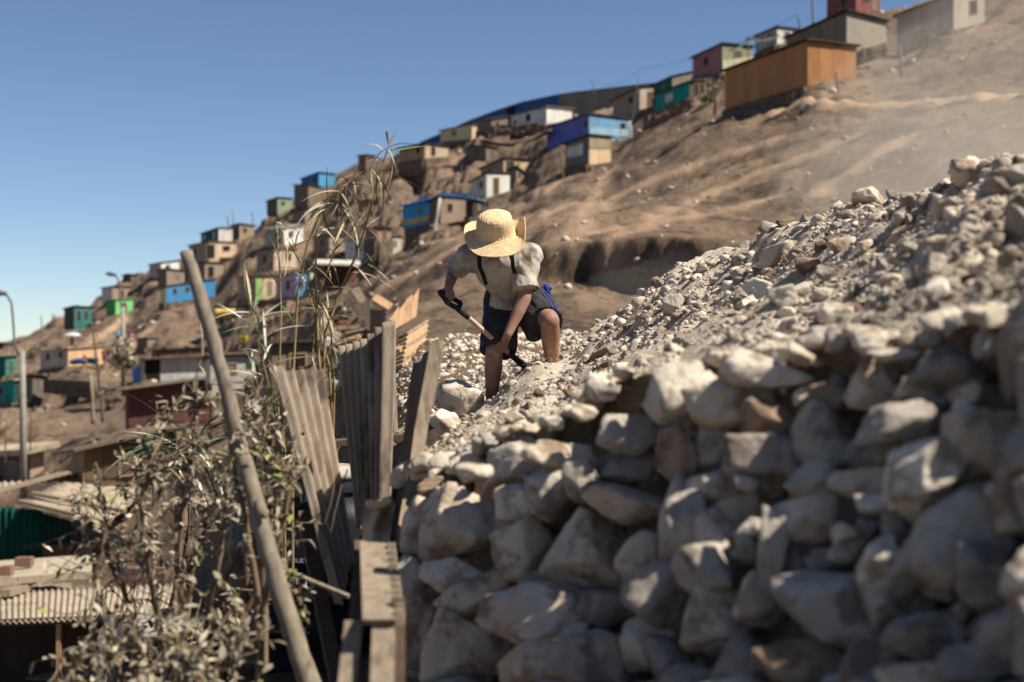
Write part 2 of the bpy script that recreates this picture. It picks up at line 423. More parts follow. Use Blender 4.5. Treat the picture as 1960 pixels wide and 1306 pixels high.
def sstep(x):
    x = np.clip(x, 0, 1)
    return x*x*(3-2*x)
def bank(px, d):
    """upright cut in the slope behind the man"""
    px = np.asarray(px, dtype=float); d = np.asarray(d, dtype=float)
    A = np.interp(px, [800, 1000, 1040, 1110, 1220, 1310, 1400, 1600, 2000], [0, 34, 60, 88, 104, 104, 84, 40, 0])
    d0 = np.interp(px, [985, 1330, 2000], [28.2, 25.2, 22])+.16*vnoise(np.c_[px/75, px*0, px*0], 5)+.05*vnoise(np.c_[px/21, px*0, px*0], 6)
    return A*sstep((d-d0)/.45)
_c = np.array(CTRL, dtype=float)
_b = bank(_c[:, 0], _c[:, 2])
T = TPS([(p[0], p[1]+b, p[2]) for p, b in zip(_c, _b)], 2e-3)

def terrain_py(px, d):
    px = np.asarray(px, dtype=float); d = np.asarray(d, dtype=float)
    return np.minimum(T(px, d)-bank(px, d), 2600)
def terrain_z(px, d):
    """height of the ground with its folds and lumps"""
    px = np.asarray(px, dtype=float); d = np.asarray(d, dtype=float)
    z = (CY-terrain_py(px, d))/F*d
    x = (px-CX)/F*d
    q = np.c_[x, d, 0*x]
    far = np.clip(d/60, 0.12, 1.6)
    z = z+fbm(q/9.0, 4, 3)*0.26*far
    z = z+fbm(np.c_[(x+0.35*d)/3.2, (d-0.35*x)/11.0, 0*x], 4, 9)*0.26*np.clip(d/50, 0.1, 1.3)
    z = z+fbm(q/0.9, 4, 21)*0.10*np.clip(d/25, 0.3, 1.3)
    z = z-np.abs(fbm(np.c_[(x+.5*d)/1.9, (d-.5*x)/3.6, 0*x], 4, 27))*.20*np.clip((d-20)/40, 0, 1.2)
    # terraces dug for the houses: level steps with ragged banks
    hh = 1.5
    lv = (z+fbm(q/7.0, 3, 63)*.8)/hh
    fr = lv-np.floor(lv)
    w = np.clip((d-62)/25, 0, 1)*np.clip((1090-px)/140, 0, 1)
    z = z-w*hh*.62*np.where(fr < .82, fr/.82, (1-fr)/.18)*np.clip(.6+fbm(q/5.0, 2, 66), .1, 1)
    return z
def ground(px, py, d0=10, d1=260):
    """the point of the ground seen at a place of the photograph"""
    ds = np.exp(np.linspace(math.log(d0), math.log(d1), 500))
    z = terrain_z(np.full(500, px), ds)
    e = CY-z/ds*F
    k = np.nonzero(e <= py)[0]
    d = ds[k[0]] if len(k) else 150.0
    return P(px, py, d)
def ground_at(x, y):
    px = CX+x/y*F
    return float(terrain_z(np.array([px]), np.array([y]))[0])

pxs = np.r_[np.arange(-2200, -60, 36), np.arange(-60, 2021, 4.6), np.arange(2030, 4200, 36)]
ds = np.r_[np.exp(np.linspace(math.log(2.0), math.log(11), 50))[:-1], np.exp(np.linspace(math.log(11), math.log(23), 70))[:-1], np.linspace(23, 29.5, 66)[:-1], np.exp(np.linspace(math.log(29.5), math.log(330), 230))[:-1], np.exp(np.linspace(math.log(330), math.log(6000), 30))]
GX, GD = np.meshgrid(pxs, ds)
gz = terrain_z(GX.ravel(), GD.ravel())
V = np.c_[((GX-CX)/F*GD).ravel(), GD.ravel(), gz]
nx, nd = len(pxs), len(ds)
ii = (np.arange(nd-1)[:, None]*nx+np.arange(nx-1)[None, :]).ravel()
Fq = np.c_[ii, ii+1, ii+nx+1, ii+nx]

def dirt_material(name, pale, mid, dark, k=1.0):
    m = bpy.data.materials.new(name); m.use_nodes = True
    nt = m.node_tree; N, Lk = nt.nodes, nt.links
    b = N['Principled BSDF']; b.inputs['Roughness'].default_value = 0.95; b.inputs['Specular IOR Level'].default_value = 0.1
    tc = N.new('ShaderNodeTexCoord')
    def noise(scale, det, stretch=None, rough=.65):
        n = N.new('ShaderNodeTexNoise'); n.inputs['Scale'].default_value = scale; n.inputs['Detail'].default_value = det; n.inputs['Roughness'].default_value = rough
        if stretch:
            mp = N.new('ShaderNodeMapping'); mp.inputs['Scale'].default_value = stretch; mp.inputs['Rotation'].default_value = (0, 0, math.radians(-19))
            Lk.new(tc.outputs['Object'], mp.inputs[0]); Lk.new(mp.outputs[0], n.inputs['Vector'])
        else:
            Lk.new(tc.outputs['Object'], n.inputs['Vector'])
        return n.outputs['Fac']
    def ramp(f, a, c):
        r = N.new('ShaderNodeValToRGB'); r.color_ramp.elements[0].position = a; r.color_ramp.elements[1].position = c
        Lk.new(f, r.inputs['Fac']); return r.outputs['Color']
    def mix(f, a, c):
        x = N.new('ShaderNodeMix'); x.data_type = 'RGBA'
        Lk.new(f, x.inputs['Factor'])
        for s, v in (('A', a), ('B', c)):
            if isinstance(v, tuple): x.inputs[s].default_value = lin(v)
            else: Lk.new(v, x.inputs[s])
        return x.outputs['Result']
    c = mix(ramp(noise(0.16*k, 9, (1.0, .33, 1)), .40, .62), mid, pale)
    c = mix(ramp(noise(0.42*k, 10, (1.0, .45, 1), .76), .48, .62), c, dark)
    c = mix(ramp(noise(2.6*k, 8), .52, .68), c, dark)
    c = mix(ramp(noise(5.5*k, 6), .60, .70), c, pale)
    at = N.new('ShaderNodeAttribute'); at.attribute_name = 'track'
    mm = N.new('ShaderNodeMath'); mm.operation = 'MULTIPLY'; mm.inputs[1].default_value = .85
    Lk.new(at.outputs['Fac'], mm.inputs[0])
    c = mix(mm.outputs[0], c, tuple(min(255, int(v*1.18)) for v in pale))
    Lk.new(c, b.inputs['Base Color'])
    n1 = noise(1.4*k, 12, None, .75)
    bp = N.new('ShaderNodeBump'); bp.inputs['Strength'].default_value = 0.9; bp.inputs['Distance'].default_value = 0.35/k
    Lk.new(n1, bp.inputs['Height']); Lk.new(bp.outputs[0], b.inputs['Normal'])
    return m
M_DIRT = dirt_material('hill_dirt', (150,126,103), (116,98,81), (72,61,53))
TRK = [([(1092,458), (1106,430), (1128,392), (1156,350), (1172,322)], .55), ([(1118,415), (1180,374), (1260,342), (1350,310), (1440,282), (1500,262)], .5), ([(985,398), (1030,374), (1080,342), (1110,322)], .5),
       ([(1100,452), (1240,428), (1360,410), (1480,380)], .45), ([(1180,455), (1300,398), (1420,346), (1560,290), (1640,262)], .5), ([(1000,440), (1050,410), (1105,385)], .4), ([(1560,372), (1640,318), (1740,262)], .5),
       ([(880,470), (800,520), (720,552)], .5), ([(240,612), (200,640), (150,662)], .7), ([(300,620), (250,665), (215,700)], .7), ([(930,440), (870,455), (800,470)], .6)]
tp = []
for pts, w in TRK:
    t_ = np.linspace(0, len(pts)-1, 40)
    for x_, y_ in zip(np.interp(t_, range(len(pts)), [p[0] for p in pts]), np.interp(t_, range(len(pts)), [p[1] for p in pts])):
        g = ground(x_, y_, 20); tp.append((g.x, g.y, w))
tp = np.array(tp)
trk = np.zeros(len(V)); sel = np.nonzero((V[:, 1] > 22) & (V[:, 1] < 240))[0]
for i in range(0, len(sel), 20000):
    k = sel[i:i+20000]
    dd_ = np.hypot(V[k, 0][:, None]-tp[None, :, 0], (V[k, 1][:, None]-tp[None, :, 1])*.7)/tp[None, :, 2]
    trk[k] = np.clip(1.35-1.25*dd_.min(1), 0, 1)
hill = tag(mesh_from('hillside', V, Fq, M_DIRT, smooth=True), kind='structure')
at = hill.data.attributes.new('track', 'FLOAT', 'POINT'); at.data.foreach_set('value', trk.astype(np.float32))
# valley floor under and behind everything, out to the horizon
a = np.linspace(0, 2*math.pi, 65)[:-1]
rr = [0.0, 300, 1500, 7000]
V = [(0, 0, -14)]+[(r*math.cos(t), r*math.sin(t), -14) for r in rr[1:] for t in a]
Fc = [[0, 1+i, 1+(i+1) % 64] for i in range(64)]
for j in range(2):
    Fc += [[1+j*64+i, 1+(j+1)*64+i, 1+(j+1)*64+(i+1) % 64, 1+j*64+(i+1) % 64] for i in range(64)]
tag(mesh_from('valley_ground', V, Fc, M_DIRT), kind='structure')

# footpaths trodden into the slope
def path(pts, w, n=200):
    d0 = []
    for (x, y) in pts:
        g = ground(x, y, 20); d0.append((g.x, g.y))
    d0 = np.array(d0); t = np.linspace(0, len(pts)-1, n)
    xs = np.interp(t, range(len(pts)), d0[:, 0]); ys = np.interp(t, range(len(pts)), d0[:, 1])
    ker = np.ones(15)/15
    xs2 = xs.copy(); ys2 = ys.copy()
    xs2[7:-7] = np.convolve(xs, ker, 'valid'); ys2[7:-7] = np.convolve(ys, ker, 'valid')
    tx = np.gradient(xs2); ty = np.gradient(ys2); l = np.hypot(tx, ty)+1e-9
    V = []; m = 7
    ww = w*(1+.35*vnoise(np.c_[t*2.3, t*0, t*0], 4))
    for k in range(m):
        u = (k/(m-1)-.5)*ww
        X = xs2-ty/l*u; Y = ys2+tx/l*u
        Z = terrain_z(CX+X/Y*F, Y)+0.16*(1-abs(k/(m-1)-.5)*2)**.4-0.04
        V.append(np.c_[X, Y, Z])
    V = np.stack(V, 1).reshape(-1, 3)
    i = (np.arange(n-1)[:, None]*m+np.arange(m-1)[None, :]).ravel()
    return mesh_from('footpath', V, np.c_[i, i+1, i+m+1, i+m], M_PATH, smooth=True)
M_PATH = mat('path_dust', (172,142,114), (158,130,104), scale=1.5, bump=.4, bscale=6, bdist=.05, rnd=0)
for pts, w in [([(1480,216), (1570,205), (1680,208), (1800,200), (1950,188)], 1.0)]:
    tag(path(pts, w), kind='structure')
# ---------------------------------------------------------------- houses
def paint(c, kind='wall'):
    g0 = (c[0]+c[1]+c[2])/3
    c = tuple(int(v*.78+g0*.22) for v in c)
    d = tuple(int(v*.86) for v in c)
    g = tuple(int(v*.62+.38*w) for v, w in zip(c, (120, 102, 84)))
    return mat('paint_%d_%d_%d' % c, d, c, scale=1.6, rough=.88, bump=.25, bscale=9, bdist=.03, rnd=.07, stretch=(1, 1, .35), c3=g, c3scale=.9, c3lo=.5, c3hi=.75)
M_DARK = mat('dark_opening', (26,22,20), (38,32,28), bump=0, rnd=.05)
M_STONE_D = mat('terrace_stone', (84,72,62), (120,104,88), scale=3, bump=.9, bscale=5, bdist=.15, c3=(64,54,46), c3scale=2.2)
M_POST = mat('post_wood', (96,80,64), (128,110,90), scale=5, stretch=(3, 3, .3), bump=.3)
M_WFRAME = mat('window_frame', (120,104,86), (150,132,110), scale=4, bump=.1)
M_GLASS = bpy.data.materials.new('window_glass'); M_GLASS.use_nodes = True
_b = M_GLASS.node_tree.nodes['Principled BSDF']; _b.inputs['Base Color'].default_value = (.02, .025, .03, 1); _b.inputs['Roughness'].default_value = .15
FILL = {'open': M_DARK, 'white': paint((205,202,196)), 'board': paint((128,112,96)), 'door': paint((96,70,54)), 'pane': M_GLASS,
        'pink': paint((196,90,104)), 'slats': M_DARK, 'green': paint((130,184,84))}

def stone_shade_base(name, quad, th, mt, parent):
    """rough dry stone course: a lumpy slab in front of a quad (bottom-left, bottom-right, top-right, top-left)"""
    q = [Vector(p) for p in quad]
    n = (q[1]-q[0]).cross(q[3]-q[0]).normalized()
    w = (q[1]-q[0]).length; h = (q[3]-q[0]).length
    nu, nv = max(8, min(70, int(w/.11))), max(6, min(24, int(h/.11)))
    V = []
    for j in range(nv+1):
        for i in range(nu+1):
            u, v = i/nu, j/nv
            V.append((q[0]*(1-u)+q[1]*u)*(1-v)+(q[3]*(1-u)+q[2]*u)*v)
    V = np.array([tuple(v) for v in V])
    # rounded stones: cell-like bumps
    uv = np.c_[np.tile(np.linspace(0, w, nu+1), nv+1), np.repeat(np.linspace(0, h, nv+1), nu+1), np.zeros((nu+1)*(nv+1))]
    b = np.abs(vnoise(uv/.42, 31))**.5*.16+fbm(uv/.2, 2, 8)*.05
    edge = np.minimum(uv[:, 0], w-uv[:, 0])
    V = V+np.array(tuple(n))*(th*.5+b*np.clip(edge/.2, 0, 1))[:, None]
    i = (np.arange(nv)[:, None]*(nu+1)+np.arange(nu)[None, :]).ravel()
    Fc = [list(f) for f in np.c_[i, i+1, i+nu+2, i+nu+1]]
    k = len(V)
    V = list(map(tuple, V))+[tuple(p-n*th*.5) for p in q]
    c = [0, nu, (nu+1)*(nv+1)-1, (nu+1)*nv]
    Fc += [[k+3, k+2, k+1, k], [c[1], c[0], k, k+1], [c[2], c[1], k+1, k+2], [c[3], c[2], k+2, k+3], [c[0], c[3], k+3, k]]
    t = parent
    while t.parent: t = t.parent
    return mesh_from(name, V, Fc, mt, parent, t.location, smooth=True)

def build_house(h):
    lab, cat, d, k, L, C, R, cl, cr, rc, o = h
    cl = tuple(min(int(v*1.28), 215) for v in cl)      # shaded sides were read darker than their paint
    dL, dC, dR = corners(h)
    tC = P(C[0], C[1], dC); bC = P(C[0], C[2], dC)
    tL = P(L[0], L[1], dL); bL = P(L[0], L[2], dL)
    tR = P(R[0], R[1], dR); bR = P(R[0], R[2], dR)
    tB = tL+tR-tC; bB = bL+bR-bC
    if bB.z > tB.z-1: bB.z = tB.z-1
    bot = [bL, bC, bR, bB]; top = [tL, tC, tR, tB]
    th = thing(cat, lab, cat, bC)
    # walls: four mitred slabs
    t = .09
    def inner(pts):
        out = []
        for i in range(4):
            a = (pts[i-1]-pts[i]); b = (pts[(i+1) % 4]-pts[i])
            a2 = Vector((a.x, a.y, 0)); b2 = Vector((b.x, b.y, 0))
            s = abs(a2.normalized().cross(b2.normalized()).z)
            out.append(pts[i]+(a/a2.length+b/b2.length)*t/max(s, .3))
        return out
    ib, it = inner(bot), inner(top)
    drop = Vector((0, 0, -.25))
    cols = [cl, cr, cl, cr]
    faces = []
    for i in range(4):
        j = (i+1) % 4
        m = MB()
        m.hexa([bot[i]+drop, bot[j]+drop, ib[j]+drop, ib[i]+drop], [top[i], top[j], it[j], it[i]])
        w = m.build('wall', paint(cols[i]), th)
        faces.append(w)
    fr = {'L': (0, bot[0], bot[1], top[0], top[1]), 'R': (1, bot[1], bot[2], top[1], top[2])}
    def pt(face, u, v, off=0.0):
        _, b0, b1, t0, t1 = fr[face]
        n = (b1-b0).cross(Vector((0, 0, 1))).normalized()
        return (b0*(1-u)+b1*u)*(1-v)+(t0*(1-u)+t1*u)*v+n*off
    # loose panels nailed over the wall
    wide = (C[0]-L[0], R[0]-C[0])
    for face, n in zip('LR', o.get('panels', tuple(max(2, int(w_/14)) for w_ in wide))):
        pm = paint(cl if face == 'L' else cr)
        for q in range(n):
            g = .006/ max((fr[face][2]-fr[face][1]).length, .5)
            u0, u1 = q/n+g, (q+1)/n-g
            if q == n-1 and face == 'L': u1 -= .004
            of = .02+random.uniform(0, .02)
            v0, v1 = .0-random.uniform(0, .03), 1-random.uniform(.005, .02)
            m = MB(); f_ = []
            m.hexa([pt(face, u0, v0, .004), pt(face, u1, v0, .004), pt(face, u1, v0, of), pt(face, u0, v0, of)],
                   [pt(face, u0, v1, .004), pt(face, u1, v1, .004), pt(face, u1, v1, of), pt(face, u0, v1, of)])
            m.build('panel', pm, th)
    for (face, v0, v1, c) in o.get('band', []):  # bands of second paint; on some walls sun and shade painted in
        m = MB(); of = .06
        m.hexa([pt(face, 0.004, v0, .003), pt(face, .996, v0, .003), pt(face, .996, v0, of), pt(face, 0.004, v0, of)],
               [pt(face, 0.004, v1, .003), pt(face, .996, v1, .003), pt(face, .996, v1, of), pt(face, 0.004, v1, of)])
        m.build('paint_light_band', paint(c), th)
    hr = random.Random(int(L[0]*7+L[1]))
    dflt = []
    if not o.get('win') and wide[1] > 14:
        dflt = [hr.choice([('R',.5,.04,.24,.72,'door'), ('R',.35,.45,.2,.3,'open'), ('R',.6,.4,.22,.32,'board')])]
    if wide[0] > 26 and not any(q[0] == 'L' for q in o.get('win', [])) and not o.get('stones'):
        dflt.append(('L', hr.uniform(.3, .7), .45, .12, .3, hr.choice(['open', 'board'])))
    for (face, u, v, w, hh, kind) in list(o.get('win', []))+dflt:
        if cat == 'shed' and (face, kind) in (('R', 'door'), ('R', 'open'), ('R', 'board')) and L[0] == 1388: continue
        W = (fr[face][2]-fr[face][1]).length; H = (fr[face][3]-fr[face][1]).length
        e, f = .05/W, .05/H
        u0, u1, v0, v1 = u-w/2, u+w/2, v, v+hh
        if kind in ('door',) or v < .12:
            nm = 'door_frame'
        else: nm = 'window_frame'
        m = MB()
        A, B = .045, .075
        for (a0, a1, c0, c1) in ((u0-e, u1+e, v1, v1+f), (u0-e, u1+e, v0-f, v0), (u0-e, u0, v0, v1), (u1, u1+e, v0, v1)):
            m.hexa([pt(face, a0, c0, .005), pt(face, a1, c0, .005), pt(face, a1, c0, B), pt(face, a0, c0, B)],
                   [pt(face, a0, c1, .005), pt(face, a1, c1, .005), pt(face, a1, c1, B), pt(face, a0, c1, B)])
        fo = m.build(nm, M_WFRAME, th)
        m = MB()
        m.hexa([pt(face, u0, v0, .006), pt(face, u1, v0, .006), pt(face, u1, v0, A), pt(face, u0, v0, A)],
               [pt(face, u0, v1, .006), pt(face, u1, v1, .006), pt(face, u1, v1, A), pt(face, u0, v1, A)])
        m.build({'pane': 'pane', 'open': 'dark_opening', 'slats': 'dark_opening', 'white': 'shutter', 'board': 'shutter', 'green': 'shutter'}.get(kind, 'door'), FILL[kind], fo)
        if kind == 'slats':
            for q in range(4):
                uu = u0+(u1-u0)*(q+.5)/4
                m = MB(); m.bar(pt(face, uu, v0, .09), pt(face, uu, v1, .09), .08, .03); m.build('slat', M_WFRAME, fo)
    # roof
    ov = o.get('ov', .22); rt = o.get('rth', .07)
    cen = sum(top, Vector())/4
    q = []
    for i in range(4):
        a = (top[i]-top[i-1]).normalized(); b = (top[i]-top[(i+1) % 4]).normalized()
        q.append(top[i]+a*ov+b*ov+Vector((0, 0, .02+rt/2)))
    m = MB(); m.slab([q[0], q[1], q[2], q[3]], (0, 0, rt))
    rm = mat('roof_%d_%d_%d' % rc, tuple(int(v*.8) for v in rc), rc, scale=2.5, bump=.4, bscale=9, bdist=.05, c3=(104,90,76), c3lo=.48, c3hi=.7)
    rf = m.build('roof', rm, th)
    if d > 75:
        for q_ in range(random.choice((0, 2, 3))):
            u, v = random.uniform(.15, .85), random.uniform(.15, .85)
            p = (q[0]*(1-u)+q[1]*u)*(1-v)+(q[3]*(1-u)+q[2]*u)*v+Vector((0, 0, rt/2))
            m = MB(); dx = (q[1]-q[0]).normalized()*random.uniform(.12, .5); dy = (q[3]-q[0]).normalized()*.1
            m.hexa([p-dx-dy, p+dx-dy, p+dx+dy, p-dx+dy], [p-dx*.9-dy*.8+Vector((0, 0, .12)), p+dx*.9-dy+Vector((0, 0, .1)), p+dx+dy*.7+Vector((0, 0, .12)), p-dx*.8+dy+Vector((0, 0, .13))])
            m.build('roof_weight', M_STONE_D, rf)
    # foundation reaching into the slope
    deep = o.get('deep', 1.6)
    if o.get('stones') or (75 < d < 160 and hr.random() < .8):  # randomly added dark courses stand in for the shaded slope below houses
        for (a, b) in ((bot[0], bot[1]), (bot[1], bot[2])):
            n = (b-a).cross(Vector((0, 0, 1))).normalized()*.12
            stone_shade_base('stone_shade_base', [a+n+Vector((0, 0, -deep)), b+n+Vector((0, 0, -deep)), b+n+Vector((0, 0, .03)), a+n+Vector((0, 0, .03))], .2, M_STONE_D, th)
    m = MB()
    s = [p+(p-cen).normalized()*0.0 for p in bot]
    m.hexa([p+Vector((0, 0, -deep-1.5)) for p in ib], [p+Vector((0, 0, -.26)) for p in ib])
    m.build('foundation', M_STONE_D, th)
    return th, pt
HT = [build_house(h) for h in HOUSES]

# the long wall on the skyline: blue sheets, then grey boards
M_BLUE = paint((30,84,150)); M_GREYB = paint((126,118,106)); M_BLUEL = paint((44,110,160))
top = [(805,274), (850,255), (900,232), (950,213), (1000,197), (1065,183), (1100,178), (1150,172), (1212,165), (1260,160)]
wl = thing('long_wall', 'long skyline wall of blue sheets turning to grey boards', 'wall', P(805, 290, 172))
xs = np.arange(805, 1262, 16.5)
dp = lambda x: 172-(x-805)/457*17
for i in range(len(xs)-1):
    x0, x1 = xs[i]+.02, xs[i+1]-.02
    y0, y1 = np.interp([x0, x1], [p[0] for p in top], [p[1] for p in top])
    m = MB(); hgt = 62
    q = [P(x0, y0+hgt, dp(x0)), P(x1, y1+hgt, dp(x1)), P(x1, y1, dp(x1)), P(x0, y0, dp(x0))]
    m.slab(q, (0, .12+.004*(i % 2), 0))
    m.build('panel', M_DARK if abs(x0-963) < 9 else (M_BLUE if x0 < 1060 else M_GREYB), wl)
m = MB()
for i in range(len(top)-1):
    a, b = P(*top[i], dp(top[i][0])), P(*top[i+1], dp(top[i+1][0]))
    m.bar(a+Vector((0, 0, .05)), b+Vector((0, 0, .05)), .25, .09)
m.build('coping', paint((70,84,84)), wl)
# ---------------------------------------------------------------- rubble heap
HEAP = TPS([
 (700,1010,6.0),(760,930,5.7),(820,905,5.4),(900,872,5.15),(1000,848,4.9),(1100,822,4.7),(1200,780,4.5),(1300,735,4.3),(1500,690,4.0),(1700,672,3.7),(1960,610,3.3),(2200,560,3.0),(2500,520,2.75),
 (925,806,9.15),(1050,706,9.4),(1012,714,9.1),(1000,752,8.85),(970,752,9.3),(1000,770,8),(1100,700,9),(1100,740,7.4),(1200,700,7.3),(1200,640,8.6),(1300,620,7.9),(1300,660,6.4),(1400,600,6.9),(1400,545,8),(1500,600,5.6),(1600,560,5.4),(1600,490,6.3),
 (1750,540,4.5),(1750,450,5.4),(1960,470,4.1),(2200,420,3.6),(2500,350,3.2),
 (1100,663,10.2),(1200,601,9.8),(1300,537,9.2),(1400,492,8.8),(1500,453,8.2),(1600,414,7.4),(1700,392,6.6),(1800,370,5.9),(1880,334,5.3),(1960,300,5.1),(2200,220,4.5),(2500,140,4.0),
 (1100,700,12),(1200,660,12),(1300,620,11.6),(1400,590,11.2),(1500,560,10.6),(1700,500,8.8),(1960,420,6.6),(2300,360,5.4),
 (870,760,10.6),(900,720,11.5),(960,700,11.5),(1020,690,12),(850,835,8),(880,840,7.4),(820,900,7.2),(860,800,9.3),(800,1010,8.5),(780,960,9.5),(800,900,11),
], 1e-3)
def heap_z(px, d):
    px = np.asarray(px, dtype=float); d = np.asarray(d, dtype=float)
    z = (CY-HEAP(px, d))/F*d
    x = (px-CX)/F*d
    q = np.c_[x, d, 0*x]
    n = fbm(q/.5, 4, 41)*.07+fbm(q/.13, 4, 44)*.022
    n = n+np.abs(fbm(np.c_[(x+.5*d)/.25, (d-.5*x)/.9, 0*x], 3, 47))*.03
    return z+n
def heap_pt(px, py, d0=4.0, d1=11.5):
    ds_ = np.linspace(d0, d1, 400)
    z = heap_z(np.full(400, px), ds_)
    e = CY-z/ds_*F
    k = np.nonzero(e <= py)[0]
    d = ds_[k[0]] if len(k) else d1
    return P(px, py, d)

WT = [(600,6.4),(760,5.6),(830,5.35),(900,5.15),(1000,4.9),(1100,4.7),(1200,4.5),(1300,4.3),(1500,4.0),(1700,3.7),(1960,3.3),(2200,3.0),(2600,2.7)]
def wall_d(px):
    return np.interp(px, [w[0] for w in WT], [w[1] for w in WT])

hp = np.r_[np.arange(690, 2060, 6.0), np.arange(2062, 2520, 20)]
U = np.linspace(0, 1, 300)**1.15
A_, B_ = np.meshgrid(hp, U)
dlo = wall_d(A_)+.02; dhi = np.interp(A_, [690, 1000, 1400, 1700, 2000, 2500], [12.6, 12.8, 12.2, 10, 8, 6])
Dm = dlo*(dhi/dlo)**B_
left = np.interp(Dm, [6.2, 7.5, 9, 12], [752, 790, 815, 850])
A_ = np.where(A_ < 1000, left+(A_-690)/310*(1000-left), A_)
dlo = wall_d(A_)+.02; Dm = dlo*(dhi/dlo)**B_
hz = heap_z(A_.ravel(), Dm.ravel())
hz = hz-np.clip((Dm.ravel()-dhi.ravel()*.93)/(dhi.ravel()*.07), 0, 1)**1.5*.9
V = np.c_[((A_-CX)/F*Dm).ravel(), Dm.ravel(), hz]
nx, nd = len(hp), len(U)
ii = (np.arange(nd-1)[:, None]*nx+np.arange(nx-1)[None, :]).ravel()

def heap_material():
    m = dirt_material('rubble_dust', (214,200,180), (192,176,156), (156,140,123), 9.0)
    return m
M_RUB = heap_material()
HEDGE = V[:nx].copy(); hp0 = HEDGE[:, 0]/HEDGE[:, 1]*F+CX
Vh = V; Fh = np.c_[ii, ii+1, ii+nx+1, ii+nx]
side = V[::nx].copy(); nb = len(V); ns = len(side)
rows = [side]
for k in range(1, 8):
    r = side.copy(); r[:, 2] -= k*.42; r[:, 0] -= k*.05-.05*fbm(r/.3, 3, 5); rows.append(r)
Vs = np.concatenate(rows[1:])
Vh = np.r_[V, Vs]
def sid(k, j): return j*nx if k == 0 else nb+(k-1)*ns+j
Fs = np.array([[sid(k, j), sid(k, j+1), sid(k+1, j+1), sid(k+1, j)] for k in range(7) for j in range(ns-1)])
tag(mesh_from('rubble_slope', Vh, np.r_[Fh, Fs], M_RUB, smooth=True), kind='structure')

# ---- stones: rounded convex shapes cut by random planes
def ico(sub):
    bm = bmesh.new()
    bmesh.ops.create_icosphere(bm, subdivisions=sub, radius=1)
    V = np.array([v.co[:] for v in bm.verts]); Fc = np.array([[v.index for v in f.verts] for f in bm.faces])
    bm.free()
    return V, Fc
ICO = {i: ico(i) for i in (1, 2, 3, 4, 5)}
def rock_verts(sub, seed, sharp=95, npl=14, rough=.05, lo=.62, box=0.0):
    r = np.random.default_rng(seed)
    D, Fc = ICO[sub]
    n = r.normal(size=(npl, 3)); n /= np.linalg.norm(n, axis=1)[:, None]
    h = r.uniform(lo, 1.0, npl)
    if box:
        bx = np.array([[1, 0, 0], [-1, 0, 0], [0, 1, 0], [0, -1, 0], [0, 0, 1], [0, 0, -1]])+r.normal(size=(6, 3))*.16
        bx /= np.linalg.norm(bx, axis=1)[:, None]
        n = np.r_[n, bx]; h = np.r_[h, r.uniform(.55, .7, 6)*box]
    c = np.clip(D@n.T, 1e-3, None)/h
    # smooth minimum of the plane distances keeps the arrises slightly worn
    c = np.minimum(c, 6); mx = c.max(1)
    rad = 1/(np.log(np.exp(sharp*(c-mx[:, None])).sum(1))/sharp+mx)
    V = D*rad[:, None]
    if rough:
        off = r.uniform(0, 50, 3)
        k = 1+rough*(.4*fbm(V*1.7+off, 2, int(seed) % 97, .5)+.42*fbm(V*4.6+off, 5, int(seed) % 89, .6)-.5*np.clip(np.abs(fbm(V*2.6+off, 3, 9))*-1+.12, 0, 1)*4)
        if sub >= 4:
            k = k-.05*np.clip(fbm(V*4.1+off, 3, 5)-.35, 0, 1)
        V = V*k[:, None]
    V = V-(V.max(0)+V.min(0))/2
    V = V/np.abs(V).max(0)
    return V, Fc

def stone_mat(name, a, b, c, **k):
    return mat(name, a, b, scale=5.5, rough=.92, bump=1.0, bscale=22, bdist=.02, rnd=.10, c3=c, c3scale=7.5, c3lo=.50, c3hi=.60, detail=12, **k)
SM = {
 'w': stone_mat('pale_limestone', (196,182,160), (226,214,196), (160,142,120)),
 't': stone_mat('tan_stone', (186,168,145), (212,196,174), (148,126,106)),
 'g': stone_mat('grey_stone', (166,155,140), (194,183,167), (130,117,104)),
 'b': stone_mat('brown_stone', (140,116,96), (164,140,116), (108,88,72)),
 'd': stone_mat('dark_stone', (142,130,118), (166,154,141), (112,100,90)),
}
def stone(name, px, py, w, h, rot, tone, d, parent=None, seed=None, thick=.85, sub=4, rough=.06, box=0.0, lo=.62, tilt=0.0):
    seed = seed if seed is not None else int(px*13+py*7) % 100000
    V, Fc = rock_verts(sub, seed, rough=rough, box=box, lo=lo)
    if tilt:
        ct, st_ = math.cos(math.radians(tilt)), math.sin(math.radians(tilt))
        V = np.c_[V[:, 0], V[:, 1]*ct+V[:, 2]*st_, -V[:, 1]*st_+V[:, 2]*ct]
        V = V/np.abs(V).max(0)
    W, H = w*d/F/2, h*d/F/2
    Tk = (W*H)**.5*thick
    c, s = math.cos(math.radians(-rot)), math.sin(math.radians(-rot))
    X, Y, Z = V[:, 0]*W, V[:, 1]*Tk, V[:, 2]*H
    V2 = np.c_[X*c-Z*s, Y, X*s+Z*c]
    p = P(px, py, d)
    return mesh_from(name, V2+np.array(p), Fc, SM[tone], parent, tuple(p) if parent is None else tuple(_root(parent).location), smooth=True)
def _root(o):
    while o.parent: o = o.parent
    return o

